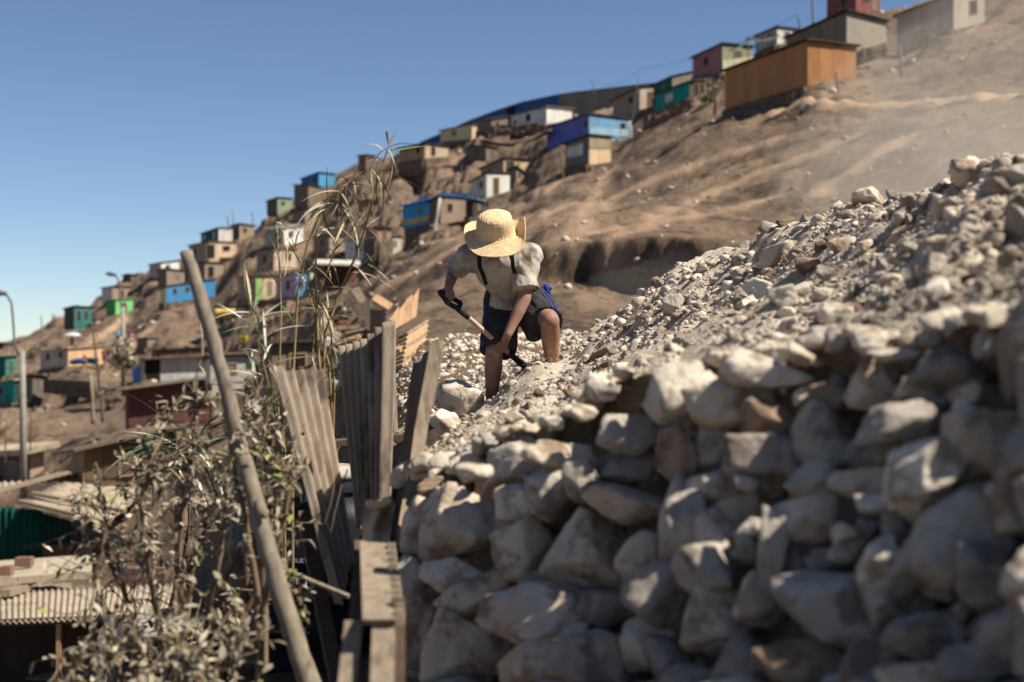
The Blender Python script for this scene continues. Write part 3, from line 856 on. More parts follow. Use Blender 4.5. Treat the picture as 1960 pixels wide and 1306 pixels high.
# ---- the dry stone wall in front: backing earth and its stones
def wall_surf(px, py):
    """distance of the wall face at a place of the photograph (the face leans back)"""
    yt = np.interp(px, [760, 830, 900, 1000, 1100, 1200, 1300, 1500, 1700, 1960, 2200], [930, 900, 870, 850, 825, 780, 735, 690, 670, 610, 560])
    return wall_d(px)*(1-.13*np.clip((py-yt)/500, -.1, 2))
WA = [(300,560,340,320,20,'t'),(440,420,190,250,25,'b'),(570,455,190,180,-15,'w'),(570,265,260,190,-15,'g'),(790,235,290,150,8,'t'),(750,400,240,240,-8,'g'),
 (890,360,190,220,5,'g'),(1120,135,310,180,8,'g'),(1110,290,300,160,-3,'d'),(1330,240,170,270,5,'b'),(1100,455,390,190,10,'t'),(1190,740,260,270,25,'t'),
 (900,690,380,390,0,'t'),(590,690,290,330,15,'t'),(290,812,320,190,4,'w'),(400,890,400,170,-18,'t'),(650,1010,470,330,-8,'t'),(890,965,150,190,0,'d'),
 (310,1160,340,350,8,'t'),(720,1210,430,250,-24,'t'),(980,1210,450,260,18,'d'),(60,1040,270,480,5,'t'),(60,830,160,220,10,'g'),(90,590,140,210,0,'w'),
 (1050,950,270,200,0,'d'),(1250,890,280,330,-35,'d'),(1210,1130,270,270,0,'g'),(1340,510,150,420,3,'g'),(200,380,180,100,-10,'b'),(140,470,130,120,20,'t'),
 (480,1130,200,260,0,'d'),(180,700,140,130,0,'g'),(760,540,200,130,0,'d'),(560,560,180,120,10,'d'),(980,540,220,120,0,'d'),(700,860,220,160,0,'d')]
WB = [(95,225,250,240,0,'w'),(410,142,330,125,6,'w'),(280,262,320,190,-10,'t'),(435,335,240,140,10,'b'),(225,430,170,230,3,'g'),(390,462,260,160,5,'d'),
 (620,400,210,240,12,'g'),(670,240,170,140,-10,'b'),(815,195,200,180,5,'t'),(885,82,180,52,2,'w'),(1085,130,240,160,0,'d'),(990,220,190,120,15,'t'),(1255,40,120,110,0,'g'),
 (1350,110,110,330,0,'b'),(1245,400,310,300,0,'t'),(1000,545,220,330,12,'w'),(915,335,320,150,-8,'g'),(875,440,200,120,-15,'d'),(290,575,330,170,10,'t'),
 (160,680,140,140,30,'w'),(305,665,200,130,0,'t'),(100,730,140,300,3,'g'),(580,560,190,150,-30,'g'),(785,570,270,160,5,'t'),(830,640,160,80,5,'w'),
 (570,700,230,190,-10,'t'),(430,790,105,260,0,'g'),(350,728,90,75,20,'w'),(740,780,220,100,-36,'g'),(710,745,95,85,0,'t'),(530,850,130,100,0,'d'),
 (835,860,130,200,18,'w'),(225,790,240,260,-20,'t'),(310,810,120,120,15,'w'),(160,890,190,190,0,'g'),(215,1050,250,330,0,'t'),(400,1000,160,200,22,'w'),
 (680,1025,430,330,-2,'g'),(910,960,260,310,-8,'g'),(1100,800,400,380,-18,'g'),(1330,650,180,260,10,'t'),(1270,930,280,260,0,'d'),(1000,1150,300,220,5,'d'),
 (1200,1240,300,170,-5,'d'),(820,1250,270,190,0,'d'),(540,1260,340,220,5,'b'),(40,1220,180,170,0,'d'),(1320,1120,220,220,0,'d'),(330,1240,220,200,0,'d'),
 (640,860,160,110,0,'d'),(760,460,150,130,0,'d'),(500,470,130,150,0,'d'),(960,700,170,160,0,'d'),(1100,500,170,200,0,'d'),(560,230,90,70,0,'w'),
 (1150,230,110,90,0,'t'),(900,760,130,170,10,'d'),(330,560,80,70,0,'g'),(1150,280,80,60,0,'w')]
STN = [(760+a*.4027, 780+b*.4027, w*.4027, h*.4027, r, t) for a, b, w, h, r, t in WA]+[(1260+a*.5098, 640+b*.5098, w*.5098, h*.5098, r, t) for a, b, w, h, r, t in WB]
# a few below and right of the frame carry the rest
for k in range(26):
    STN.append((800+k*52+random.uniform(-15, 15), 1355+random.uniform(-15, 25), random.uniform(110, 190), random.uniform(90, 150), random.uniform(-15, 15), random.choice('tgdb')))
for k in range(7):
    for c_ in range(3):
        STN.append((2030+c_*165+random.uniform(-20, 30), 630-c_*35+k*118, 190, 150, random.uniform(-20, 20), random.choice('tgd')))
wall_thing = thing('stone_wall', 'dry stone retaining wall of rough pale boulders below the rubble slope', 'stone wall', P(1200, 1400, 4.2))
n_big = 0
for (x, y, w, h, r, t) in STN:
    big = w*h > 9000
    dark_gap = t == 'd' and not big
    d = float(wall_surf(x, y))
    rr_ = random.Random(int(x*31+y))
    d += rr_.uniform(-.13, .06)*d/4
    if dark_gap: d += .09*d/4
    stone('stone', x, y, w*1.17, h*1.17, r+rr_.uniform(-4, 4), t, d, wall_thing, thick=rr_.uniform(.75, 1.0), sub=5 if w*h > 16000 else 4, rough=.09, box=rr_.choice((1.45, 1.3, 1.2)), lo=.56, tilt=rr_.uniform(14, 40))
# smaller stones along the lip, between wall and slope
for k in range(128):
    x = 770+k*12.2+random.uniform(-5, 5)
    j = int(np.abs(hp0-x).argmin())
    e = HEDGE[j]; d = float(e[1])+random.uniform(-.10, .22)
    y = CY-e[2]/e[1]*F+random.uniform(-14, 16)
    w = random.uniform(26, 62)*(1+.35*(x > 1500))
    stone('stone', x, y, w, w*random.uniform(.5, .85), random.uniform(-25, 15), random.choice('wwtgt'), d, wall_thing, thick=1.1, sub=3, rough=.08, box=random.choice((0, 1.3)), lo=.55)
# earth packed behind the stones
wx = HEDGE[:, 0]/HEDGE[:, 1]*F+CX; wy = np.linspace(0, 1, 46)
A_, B_ = np.meshgrid(wx, wy)
yt = (CY-HEDGE[:, 2]/HEDGE[:, 1]*F)[None, :]+6+0*A_
Yp = yt+B_*(1560-yt)
Dw = wall_surf(A_.ravel(), Yp.ravel()).reshape(A_.shape)*(1.002+.075*np.clip(B_/.12, 0, 1))
Vw = np.c_[((A_-CX)/F*Dw).ravel(), Dw.ravel(), ((CY-Yp)/F*Dw).ravel()]
Vw[:, 1] += fbm(Vw/.12, 3, 3)*.03
Vw = np.r_[HEDGE+np.array([0, 0, .004]), Vw]; wy = np.r_[0, wy]
nx, nd = len(wx), len(wy)
ii = (np.arange(nd-1)[:, None]*nx+np.arange(nx-1)[None, :]).ravel()
M_EARTH = mat('packed_earth', (128,112,94), (156,138,118), scale=7, bump=.9, bscale=18, bdist=.04, rnd=0)
mesh_from('packed_earth', Vw, np.c_[ii+nx, ii+nx+1, ii+1, ii], M_EARTH, wall_thing, tuple(wall_thing.location), smooth=True)

# small stones wedged in the gaps of the wall: one stuff part
def scatter_mesh(name, pts, sizes, tone_ids, mats, sub, seeds=24, kind='stuff', parent=None, origin=(0, 0, 0), flat=.8):
    base = [rock_verts(sub, 900+s, rough=.05, lo=.55) for s in range(seeds)]
    n = len(pts); nv = len(base[0][0]); Fb = base[0][1]
    Vs = np.empty((n, nv, 3))
    for i in range(n):
        B = base[RNG.integers(seeds)][0]
        q = RNG.normal(size=4); q /= np.linalg.norm(q)
        R = np.array(Quaternion(q).to_matrix())
        s = sizes[i]*np.array([1, RNG.uniform(.65, 1), RNG.uniform(.5, .9)])/2
        Vs[i] = (B*s)@R.T
        Vs[i, :, 2] *= flat
        Vs[i] += pts[i]
    Fs = (Fb[None]+(np.arange(n)*nv)[:, None, None]).reshape(-1, 3)
    o = mesh_from(name, Vs.reshape(-1, 3), Fs, None, parent, origin, smooth=False, mats=mats, midx=np.repeat(tone_ids, len(Fb)))
    return tag(o, kind=kind)
n = 380
px = RNG.uniform(760, 2400, n); yy = np.interp(px, [760, 830, 900, 1000, 1100, 1200, 1300, 1500, 1700, 1960, 2200], [930, 900, 870, 850, 825, 780, 735, 690, 670, 610, 560])
py = yy+RNG.uniform(0, 1, n)*(1400-yy)
dd = wall_surf(px, py)*1.045
pts = np.c_[(px-CX)/F*dd, dd, (CY-py)/F*dd]
STONE_MATS = [SM[k] for k in 'wtgb']
scatter_mesh('gap_stones', pts, RNG.uniform(.03, .085, n), RNG.integers(0, 4, n), STONE_MATS, 2, parent=wall_thing, origin=tuple(wall_thing.location))

def heap_sample(n, dens_near=1.0):
    """points of the slope, spread evenly over the picture of it"""
    px = RNG.uniform(800, 2330, n*4)
    u = RNG.uniform(0, 1, n*4)
    lo = wall_d(px)*1.0; hi = np.interp(px, [690, 900, 1000, 1100, 1200, 1300, 1400, 1500, 1600, 1700, 1800, 1960, 2500], [11.5, 12, 12, 10.8, 10.2, 9.6, 9.2, 8.6, 7.8, 7.0, 6.3, 5.2, 4])
    d = lo+(hi-lo)*u**1.25
    k = RNG.permutation(n*4)[:n]
    return px[k], d[k]
# ---- loose stones on the slope, the larger ones by hand
LOOSE = [
 (878,768,96,74,25,'w','large pale rock with a slanting lit top left of the man\'s foot'),
 (858,815,78,58,5,'w','pale angular rock below the large rock by the man\'s foot'),
 (1485,490,62,44,-15,'t','brown wedge shaped rock half buried under the crest of the rubble'),
 (1546,512,48,38,0,'b','dark block shaped stone just right of the buried wedge rock'),
 (1450,556,62,46,22,'w','pale triangular rock standing out of the middle of the rubble slope'),
 (1600,602,60,44,8,'w','pale flat topped block in the middle of the rubble slope'),
 (1755,391,54,30,0,'d','dark stone sitting on the crest of the rubble slope'),
 (1728,421,42,38,5,'g','grey block shaped stone just below the dark crest stone'),
 (1817,399,68,40,-15,'g','long grey slab tilted on the crest near the right edge'),
 (1886,460,72,40,-5,'w','pale flat rock near the right edge beneath the crest'),
 (1923,323,50,48,-20,'g','upper grey boulder on the crest at the right edge'),
 (1905,360,42,40,-30,'d','dark stone under the upper grey boulder at the right edge'),
 (1948,434,54,80,0,'d','tall dark boulder cut by the right edge of the picture'),
 (1822,574,96,80,-20,'w','large pale dust covered boulder on the right of the rubble'),
 (1690,514,30,44,10,'d','upright dark stone right of the centre of the slope'),
 (1579,528,40,42,0,'g','grey upright stone next to the dark block on the slope'),
 (1572,566,40,30,0,'w','pale small rock between the triangular rock and the flat block'),
 (1787,510,40,50,10,'g','grey pointed stone above the large dusty boulder'),
 (1892,556,48,40,0,'d','dark rounded stone right of the large dusty boulder'),
 (1409,524,26,26,0,'w','small pale pointed rock on the crest line near the centre'),
 (1290,585,42,44,-20,'g','grey dust covered lump on the left end of the crest'),
 (1147,681,46,20,-28,'b','flat brown slab leaning uphill right of the shovelling man'),
 (1648,616,62,28,-22,'d','dark long stone with greenish end below the pale block'),
 (1684,580,54,34,10,'g','grey flat stone lying beside the dark long stone'),
 (1588,666,34,22,0,'t','small tan stone above the long pale wall top stone'),
 (1570,690,30,30,0,'w','small white stone right of the long pale wall top stone'),
 (908,905,70,36,-6,'t','flat tan slab lying on the left corner of the rubble'),
 (1025,868,54,36,15,'t','tan stone behind the top course of the wall'),
 (840,880,40,30,0,'g','grey stone at the left corner of the rubble'),
 (1118,792,54,34,10,'t','sandy stone just above the wall in the middle'),
 (1168,752,46,30,-20,'g','grey flat stone on the rubble above the grey wall slab'),
 (1060,810,40,26,0,'w','pale stone among the gravel below the man'),
 (985,800,38,26,15,'t','tan stone in the gravel right of the man\'s foot'),
 (1700,640,44,30,-10,'t','tan stone above the right part of the wall'),
 (1760,610,40,26,0,'g','grey stone below the large dusty boulder'),
 (1850,650,50,30,-15,'b','brown stone above the dark wall stone at right'),
 (1660,470,34,24,-10,'t','tan stone below the crest near the grey block'),
 (1920,505,44,30,0,'t','tan stone at the right edge below the pale flat rock'),
 (1350,610,30,20,-20,'g','small grey stone on the left part of the slope'),
 (1230,690,34,22,-15,'t','small tan stone on the lower left part of the slope'),
]
for (x, y, w, h, r, t, lab) in LOOSE:
    d = heap_pt(x, min(y+h*.3, y+14)).y-(.38 if y > 760 and x < 900 else 0)
    o = stone('rock', x, y, w*1.05, h*1.05, r, t, d, None, thick=1.1, sub=4, rough=.09, lo=.55, box=random.choice((0, 1.3)))
    tag(o, lab, 'rock')
px, d = heap_sample(400)
k = np.nonzero((px > 1330) & (px < 2000))[0][:34]
z = heap_z(px, d)
for i in k:
    w = RNG.uniform(34, 78); h = w*RNG.uniform(.5, .85); y = CY-z[i]/d[i]*F
    if min(math.hypot((px[i]-L_[0]), (y-L_[1])) for L_ in LOOSE) < 30: continue
    t_ = RNG.choice(list('wtgtd')); q_ = int((px[i]-1330)/225)
    o = stone('rock', px[i], y-h*.12, w, h, RNG.uniform(-35, 15), t_, d[i], None, seed=int(i)*7+3, thick=1.0, sub=4, rough=.1, lo=.52, box=RNG.choice((0, 1.3)))
    tag(o, '%s broken %s rock embedded in the %s of the rubble slope' % ({'w': 'pale', 't': 'tan', 'g': 'grey', 'd': 'dark grey'}[t_], 'large' if w > 56 else 'medium', ('middle', 'middle right', 'right')[min(q_, 2)]), 'rock', 'broken rocks embedded in the rubble slope')
# about 210 smaller loose stones that nothing tells apart
SB = [[(lambda vf: mesh_from('loose_stone', vf[0]*.5, vf[1], SM[t], smooth=True))(rock_verts(3, 50+s+ord(t), rough=.08, lo=.55)) for s in range(5)] for t in 'wtgb']
px, d = heap_sample(250)
z = heap_z(px, d)
first = True
for i in range(250):
    if abs(px[i]-985) < 85 and 8.3 < d[i] < 10.4: continue
    ti = RNG.choice(4, p=[.38, .32, .22, .08]); b = SB[ti][RNG.integers(5)]
    o = b.copy()
    COL.objects.link(o)
    s = RNG.uniform(18, 42)*d[i]/F*np.interp(px[i], [800, 1400, 1900], [.75, .95, 1.35])
    o.scale = (s, s*RNG.uniform(.6, 1), s*RNG.uniform(.5, .85))
    o.rotation_euler = tuple(RNG.uniform(0, 6.28, 3)*np.array([.12, .12, 1]))
    o.location = ((px[i]-CX)/F*d[i], d[i], z[i]+s*.12)
    hi_ = np.interp(px[i], [900, 1100, 1300, 1500, 1700, 1960], [11, 10.2, 9.2, 8.2, 6.6, 4.8]); q_ = (d[i]-wall_d(px[i]))/(hi_-wall_d(px[i]))
    tag(o, 'small loose %s stone on the %s of the rubble slope, %s' % (('pale', 'tan', 'grey', 'brown')[ti], ('left end', 'middle part', 'right part')[0 if px[i] < 1150 else 1 if px[i] < 1550 else 2], 'near the wall top' if q_ < .33 else 'half way up' if q_ < .7 else 'near the crest'), 'stone', 'small loose stones on the rubble slope')
for r_ in SB:
    for b in r_: bpy.data.objects.remove(b)
# chunks of broken stone, too many to count
n = 3300
px, d = heap_sample(n)
k = ~((np.abs(px-935) < 40) & (np.abs(d-9.1) < .5)); px, d = px[k], d[k]; n = len(px)
z = heap_z(px, d)
k = fbm(np.c_[(px-CX)/F*d/.55, d/.9, 0*d], 3, 71) > RNG.uniform(-1.0, .45, n); px, d, z = px[k], d[k], z[k]; n = len(px)
sz = np.clip(RNG.lognormal(math.log(16), .45, n), 8, 46)*d/F*np.interp(px, [800, 1300, 1900], [.8, 1, 1.4])
scatter_mesh('rubble_chunks', np.c_[(px-CX)/F*d, d, z-sz*.02], sz, RNG.choice(4, n, p=[.22, .44, .26, .08]), STONE_MATS, 2, seeds=40)
# gravel that nobody could count
n = 31000
px, d = heap_sample(n)
z = heap_z(px, d)
k = fbm(np.c_[(px-CX)/F*d/.5, d/.8, 0*d], 3, 72) > RNG.uniform(-1.3, .5, n); px, d, z = px[k], d[k], z[k]; n = len(px)
sz = np.clip(RNG.lognormal(math.log(5.4), .55, n), 2.4, 19)*d/F
pts = np.c_[(px-CX)/F*d, d, z+sz*.08]
scatter_mesh('gravel', pts, sz, RNG.choice(4, n, p=[.22, .46, .26, .06]), STONE_MATS, 1, seeds=40)
# stones and clods on the bare slope and below the houses
n = 16000
px = RNG.uniform(-60, 2040, n); d = np.exp(RNG.uniform(math.log(12), math.log(160), n))
cl = fbm(np.c_[px/90, d/7, 0*d], 3, 77)
k = cl > RNG.uniform(-.5, .9, n); px, d = px[k], d[k]
z = terrain_z(px, d)
sz = np.clip(RNG.lognormal(math.log(4.2), .7, len(px)), 1.8, 24)*d/F*np.clip(30/d, .5, 1)**.3
scatter_mesh('hill_stones', np.c_[(px-CX)/F*d, d, z+sz*.05], sz, RNG.choice(4, len(px), p=[.04, .30, .22, .44]), STONE_MATS, 1, seeds=20)
# ---------------------------------------------------------------- the man with the shovel
def ball(c, r, seg=20):
    """ellipsoid; r is a radius or three radii, optional rotation given as (r, matrix)"""
    D, Fc = ICO[3]
    R = np.eye(3)
    if isinstance(r, tuple) and len(r) == 2 and hasattr(r[1], 'to_3x3'):
        R = np.array(r[1].to_3x3()); r = r[0]
    r = np.array([r]*3 if not hasattr(r, '__len__') else r)
    return (D*r)@R.T+np.array(c), [list(f) for f in Fc]
def limb(pts, rad, flat0=False, flat1=False, seg=24, sq=1.0, ax=None):
    """tapered limb along joints with round (or flat) ends"""
    pts = [np.array(p, dtype=float) for p in pts]
    # resample smoothly
    P_, R_ = [], []
    n = len(pts)
    for i in range(n-1):
        for t in np.linspace(0, 1, 9)[:-1]:
            P_.append(pts[i]*(1-t)+pts[i+1]*t); R_.append(rad[i]*(1-t)+rad[i+1]*t)
    P_.append(pts[-1]); R_.append(rad[-1])
    P_ = np.array(P_); R_ = np.array(R_)
    rings = []
    def frame(d):
        ref = np.array(ax if ax is not None else (0.2, -1, .1), dtype=float)
        x = np.cross(d, ref); x /= np.linalg.norm(x); y = np.cross(x, d)
        return x, y
    seq = []
    d0 = P_[1]-P_[0]; d0 /= np.linalg.norm(d0)
    d1 = P_[-1]-P_[-2]; d1 /= np.linalg.norm(d1)
    if not flat0:
        for a in np.linspace(80, 15, 5): seq.append((P_[0]-d0*R_[0]*math.sin(math.radians(a)), R_[0]*math.cos(math.radians(a)), d0))
    for i in range(len(P_)):
        d = P_[min(i+1, len(P_)-1)]-P_[max(i-1, 0)]; d /= np.linalg.norm(d)
        seq.append((P_[i], R_[i], d))
    if not flat1:
        for a in np.linspace(15, 80, 5): seq.append((P_[-1]+d1*R_[-1]*math.sin(math.radians(a)), R_[-1]*math.cos(math.radians(a)), d1))
    V = []; Fc = []
    for (c, r, d) in seq:
        x, y = frame(d)
        for k in range(seg):
            a = 2*math.pi*k/seg
            V.append(c+x*math.cos(a)*r+y*math.sin(a)*r*sq)
    for i in range(len(seq)-1):
        for k in range(seg):
            k2 = (k+1) % seg
            Fc.append([i*seg+k, i*seg+k2, (i+1)*seg+k2, (i+1)*seg+k])
    Fc.append(list(range(seg))[::-1]); Fc.append([(len(seq)-1)*seg+k for k in range(seg)])
    return np.array(V), Fc
def fuse(name, prims, m, parent, voxel=.007, smooth=6, disp=None, origin=None):
    """grow several shapes into ONE continuous surface"""
    V = []; Fc = []
    for (v, f) in prims:
        n = sum(len(a) for a in V)
        V.append(v); Fc += [[i+n for i in q] for q in f]
    V = np.concatenate(V)
    me = bpy.data.meshes.new('tmp'); me.from_pydata([tuple(v) for v in V], [], Fc); me.update()
    bm = bmesh.new(); bm.from_mesh(me); bmesh.ops.recalc_face_normals(bm, faces=bm.faces); bm.to_mesh(me); bm.free()
    o = bpy.data.objects.new('tmp', me); COL.objects.link(o)
    md = o.modifiers.new('r', 'REMESH'); md.mode = 'VOXEL'; md.voxel_size = voxel
    if smooth:
        sm = o.modifiers.new('s', 'SMOOTH'); sm.factor = .5; sm.iterations = smooth
    dg = bpy.context.evaluated_depsgraph_get()
    em = bpy.data.meshes.new_from_object(o.evaluated_get(dg))
    bpy.data.objects.remove(o); bpy.data.meshes.remove(me)
    n = len(em.vertices)
    co = np.empty(n*3); em.vertices.foreach_get('co', co); co = co.reshape(-1, 3)
    if disp is not None:
        no = np.empty(n*3); em.vertices.foreach_get('normal', no); no = no.reshape(-1, 3)
        co = co+no*disp(co)[:, None]
    if origin is None: origin = tuple(_root(parent).location) if parent is not None else tuple(co[co[:, 2].argmin()])
    co = co-np.array(origin)
    em.vertices.foreach_set('co', co.ravel())
    em.polygons.foreach_set('use_smooth', np.ones(len(em.polygons), dtype=bool))
    em.name = name
    em.materials.clear(); em.materials.append(m)
    em.update()
    ob = bpy.data.objects.new(name, em); COL.objects.link(ob)
    if parent is not None: ob.parent = parent
    else: ob.location = origin
    return ob

D0 = 9.2
J = lambda x, y, dd=0.0: np.array(P(x, y, D0+dd))
# joints, read off the photograph; depth from the length of each bone
hipL, hipR = J(1022, 574, .10), J(962, 582, .12)            # left/right as in the picture: hipL is the man's left
kneeL, ankL = J(1052, 615, -.27), J(1057, 706, -.06)
kneeR, ankR = J(946, 672, -.10), J(940, 780, .02)
shL, shR = J(1012, 492, -.12), J(899, 490, -.10)
elL, wrL = J(1003, 574, -.20), J(972, 640, -.26)
elR, wrR = J(868, 520, .10), J(858, 553, -.06)
pelv, waist, chest, neck = J(992, 570, .10), J(980, 545, .03), J(960, 505, -.10), J(950, 478, -.24)
headc = J(947, 455, -.33)
M_SKIN = mat('sun_tanned_skin', (132,97,79), (152,113,94), scale=18, rough=.62, bump=.15, bscale=160, bdist=.002, rnd=0, c3=(168,144,122), c3scale=9, c3lo=.5, c3hi=.75, spec=.35)
M_SHIRT = mat('dirty_pale_shirt', (154,145,130), (186,176,162), scale=6, rough=.95, bump=.35, bscale=70, bdist=.004, rnd=0, c3=(84,68,55), c3scale=5.2, c3lo=.47, c3hi=.66)
M_SHORTS = mat('dark_charcoal_cloth', (44,42,42), (60,57,55), scale=12, rough=.95, bump=.3, bscale=90, bdist=.003, rnd=0, c3=(104,94,84), c3scale=7, c3lo=.56, c3hi=.8)
M_BLUE_TRIM = mat('blue_trim', (28,44,120), (40,60,146), scale=20, bump=.1, rnd=0)
M_BLACK_STRAP = mat('black_strap', (24,24,26), (38,36,36), scale=30, bump=.1, rnd=0)
M_STRAW = mat('straw', (204,172,130), (226,196,154), scale=70, rough=.85, bump=.7, bscale=150, bdist=.003, rnd=0, c3=(186,152,108), c3scale=90, c3lo=.5, c3hi=.7, wave=('RINGS', 42, 1.5))
M_HAIR = mat('dark_hair', (26,20,18), (40,32,28), scale=40, bump=.3, rnd=0)
man_base = P(940, 792, 9.2)
man = thing('person', 'man in a wide straw hat, dirty shirt and dark shorts bending over to shovel rubble', 'person', man_base)

shaft_a, shaft_b = J(884, 597, -.235), J(1004, 702, -.06)     # wooden shaft of the shovel
shd = (shaft_b-shaft_a)/np.linalg.norm(shaft_b-shaft_a)
def on_shaft(px):
    t = (px-884)/(1004-884.0)
    return shaft_a+(shaft_b-shaft_a)*t
gripc = J(856, 566, -.20)

prims = []
# legs
prims += [limb([hipR, hipR*.5+kneeR*.5, kneeR], [.080, .074, .057]), limb([kneeR, kneeR*.68+ankR*.32+np.array([0, .012, 0]), kneeR*.35+ankR*.65, ankR], [.056, .058, .044, .033])]
prims += [ball(kneeR+np.array([0, -.02, 0]), (.05, .045, .055))]
prims += [limb([hipL, hipL*.5+kneeL*.5, kneeL], [.082, .076, .062]), limb([kneeL, kneeL*.68+ankL*.32+np.array([0, .012, 0]), kneeL*.3+ankL*.7, ankL, ankL+np.array([.005, 0, -.09])], [.060, .062, .048, .038, .04])]
prims += [ball(kneeL+np.array([0, -.02, .004]), (.055, .05, .058))]
# the visible foot, heel to toes, with toes
heel = ankR+np.array([.01, .03, -.045]); toe = ankR+np.array([-.05, -.15, -.075])
prims += [limb([heel, heel*.45+toe*.55+np.array([0, 0, .012]), toe], [.034, .036, .026], sq=.8)]
sidev = np.array([.95, -.3, 0])
for q in range(5):
    a = toe+sidev*(q-2)*.017+np.array([0, .008*abs(q-1.5), -.004])
    prims += [limb([a, a+np.array([-.012, -.034+.005*q, -.006])], [.0115, .009])]
# trunk, neck, head
prims += [limb([pelv, waist, chest*.6+waist*.4, chest], [.135, .135, .150, .155], sq=.75), limb([shR, chest, shL], [.066, .13, .066])]
prims += [limb([chest*.3+neck*.7, neck, headc], [.07, .06, .06])]
hd = headc
fdir = np.array([-.05, -.55, -.83]); fdir /= np.linalg.norm(fdir)   # the face looks down at the work
updir = np.array([-.03, -.83, .55])
prims += [ball(hd, ((.076, .098, .112), Matrix.Rotation(math.radians(-50), 4, 'X')))]
chin = hd+fdir*.070-updir*.085
prims += [ball(chin, .040), ball(hd+fdir*.098-updir*.025, (.014, .018, .020)), limb([hd+fdir*.088+updir*.01, hd+fdir*.108-updir*.028], [.010, .014]),
          ball(hd+fdir*.082-updir*.058, (.026, .014, .012))]
sx = np.array([1.0, 0, 0])
for s in (-1, 1):
    prims += [ball(hd+sx*s*.078-updir*.012, (.012, .022, .032)), ball(hd+fdir*.082+sx*s*.03+updir*.018, (.026, .012, .010)), ball(hd+fdir*.06+sx*s*.04-updir*.035, .030)]
# arms
prims += [limb([shL, shL*.5+elL*.5, elL], [.056, .050, .042]), limb([elL, elL*.65+wrL*.35, wrL], [.042, .041, .027])]
prims += [limb([shR, shR*.5+elR*.5, elR], [.055, .050, .041]), limb([elR, elR*.65+wrR*.35, wrR], [.041, .039, .027])]
# hands: palm, four fingers closing round the rod, thumb from the side of the palm
def hand(wrist, centre, axis, back, flip=1):
    """fist round a rod through `centre` along `axis`; `back` points from the rod to the back of the hand"""
    axis = axis/np.linalg.norm(axis); back = back-axis*np.dot(back, axis); back /= np.linalg.norm(back)
    side = np.cross(axis, back)*flip
    R = .016
    out = []
    pc = centre+back*(R+.016)
    out.append(limb([wrist, wrist*.4+pc*.6, pc], [.027, .028, .030], sq=.8))
    for q in range(4):
        o = axis*(q-1.5)*.0195
        ln = (1.0, 1.06, 1.0, .85)[q]
        pts = []
        for a in (20, 62, 110, 160, 205):
            r = R+.0105
            aa = math.radians(a*ln)
            pts.append(centre+o+(back*math.cos(aa)+side*math.sin(aa))*r*1.02)
        out.append(limb([pc+o*.9]+pts, [.0125, .0112, .0108, .0100, .0095, .0085], seg=14))
        out.append(ball(pts[0]+back*.004, .0115))
    t0 = pc-side*.018-axis*.018
    out.append(limb([t0, centre-side*(R+.012)-axis*.040+back*.006, centre-side*(R+.006)-axis*.050-back*.012, centre-axis*.045-back*(R+.009)+side*.004], [.0145, .0125, .011, .0095], seg=14))
    return out
handL_c = on_shaft(958)
prims += hand(wrL, handL_c, shd, np.array([.25, -.55, .8]), 1)
gdir = np.array([.75, .1, .62]); gdir /= np.linalg.norm(gdir)
gax = np.cross(shd, np.array([0., -1, 0])); gax /= np.linalg.norm(gax)       # bar of the D-grip
gax = J(868, 572, -.16)-J(842, 558, -.24); gax /= np.linalg.norm(gax)
prims += hand(wrR, gripc+np.array([0, 0, .0]), gax, np.array([.1, -.2, 1.0]), 1)
body = fuse('body', prims, M_SKIN, man, voxel=.0048, smooth=5)

# hair under the hat, eyes
fuse('hair', [ball(hd-fdir*.012+updir*.022, ((.081, .100, .106), Matrix.Rotation(math.radians(-50), 4, 'X')))], M_HAIR, man, voxel=.008, smooth=2,
     disp=lambda c: fbm(c/.02, 2, 3)*.002)
M_EYE = mat('eye_white', (200,192,182), bump=0, rnd=0)
for s in (-1, 1):
    v, f = ball(hd+fdir*.083+sx*s*.031+updir*.004, .011)
    mesh_from('eye', v, f, M_EYE, man, tuple(man_base), smooth=True)

# shirt: trunk and short wide sleeves
def wr_shirt(c):
    q = np.c_[c[:, 0]*1.0+c[:, 2]*.7, c[:, 1], c[:, 2]*.55-c[:, 0]*.4]
    return fbm(q/.075, 3, 13)*.008+np.abs(fbm(q/.14, 2, 15))*.014-.007
hem = J(972, 590, .02)
sp = [limb([hem+np.array([.01, .02, -.01]), waist+np.array([0, -.01, 0]), chest*.6+waist*.4, chest], [.142, .150, .172, .176], flat0=True, sq=.78),
      limb([shR+np.array([.01, 0, .005]), chest*.5+shR*.5+np.array([0, 0, .02]), neck*.35+chest*.65, chest*.5+shL*.5+np.array([0, 0, .02]), shL], [.088, .125, .145, .125, .090]),
      limb([shL, shL*.45+elL*.55, shL*.22+elL*.78+np.array([.012, 0, 0])], [.080, .084, .090], flat1=True),
      limb([shR, shR*.4+elR*.6, shR*.25+elR*.75], [.086, .078, .076], flat1=True),
      ball(shL+np.array([-.0, .02, .01]), .082), ball(shR+np.array([.02, .02, -.02]), .088),
      limb([chest+np.array([0, 0, .03]), neck*.8+chest*.2], [.11, .082])]
fuse('shirt', sp, M_SHIRT, man, voxel=.0075, smooth=4, disp=wr_shirt)

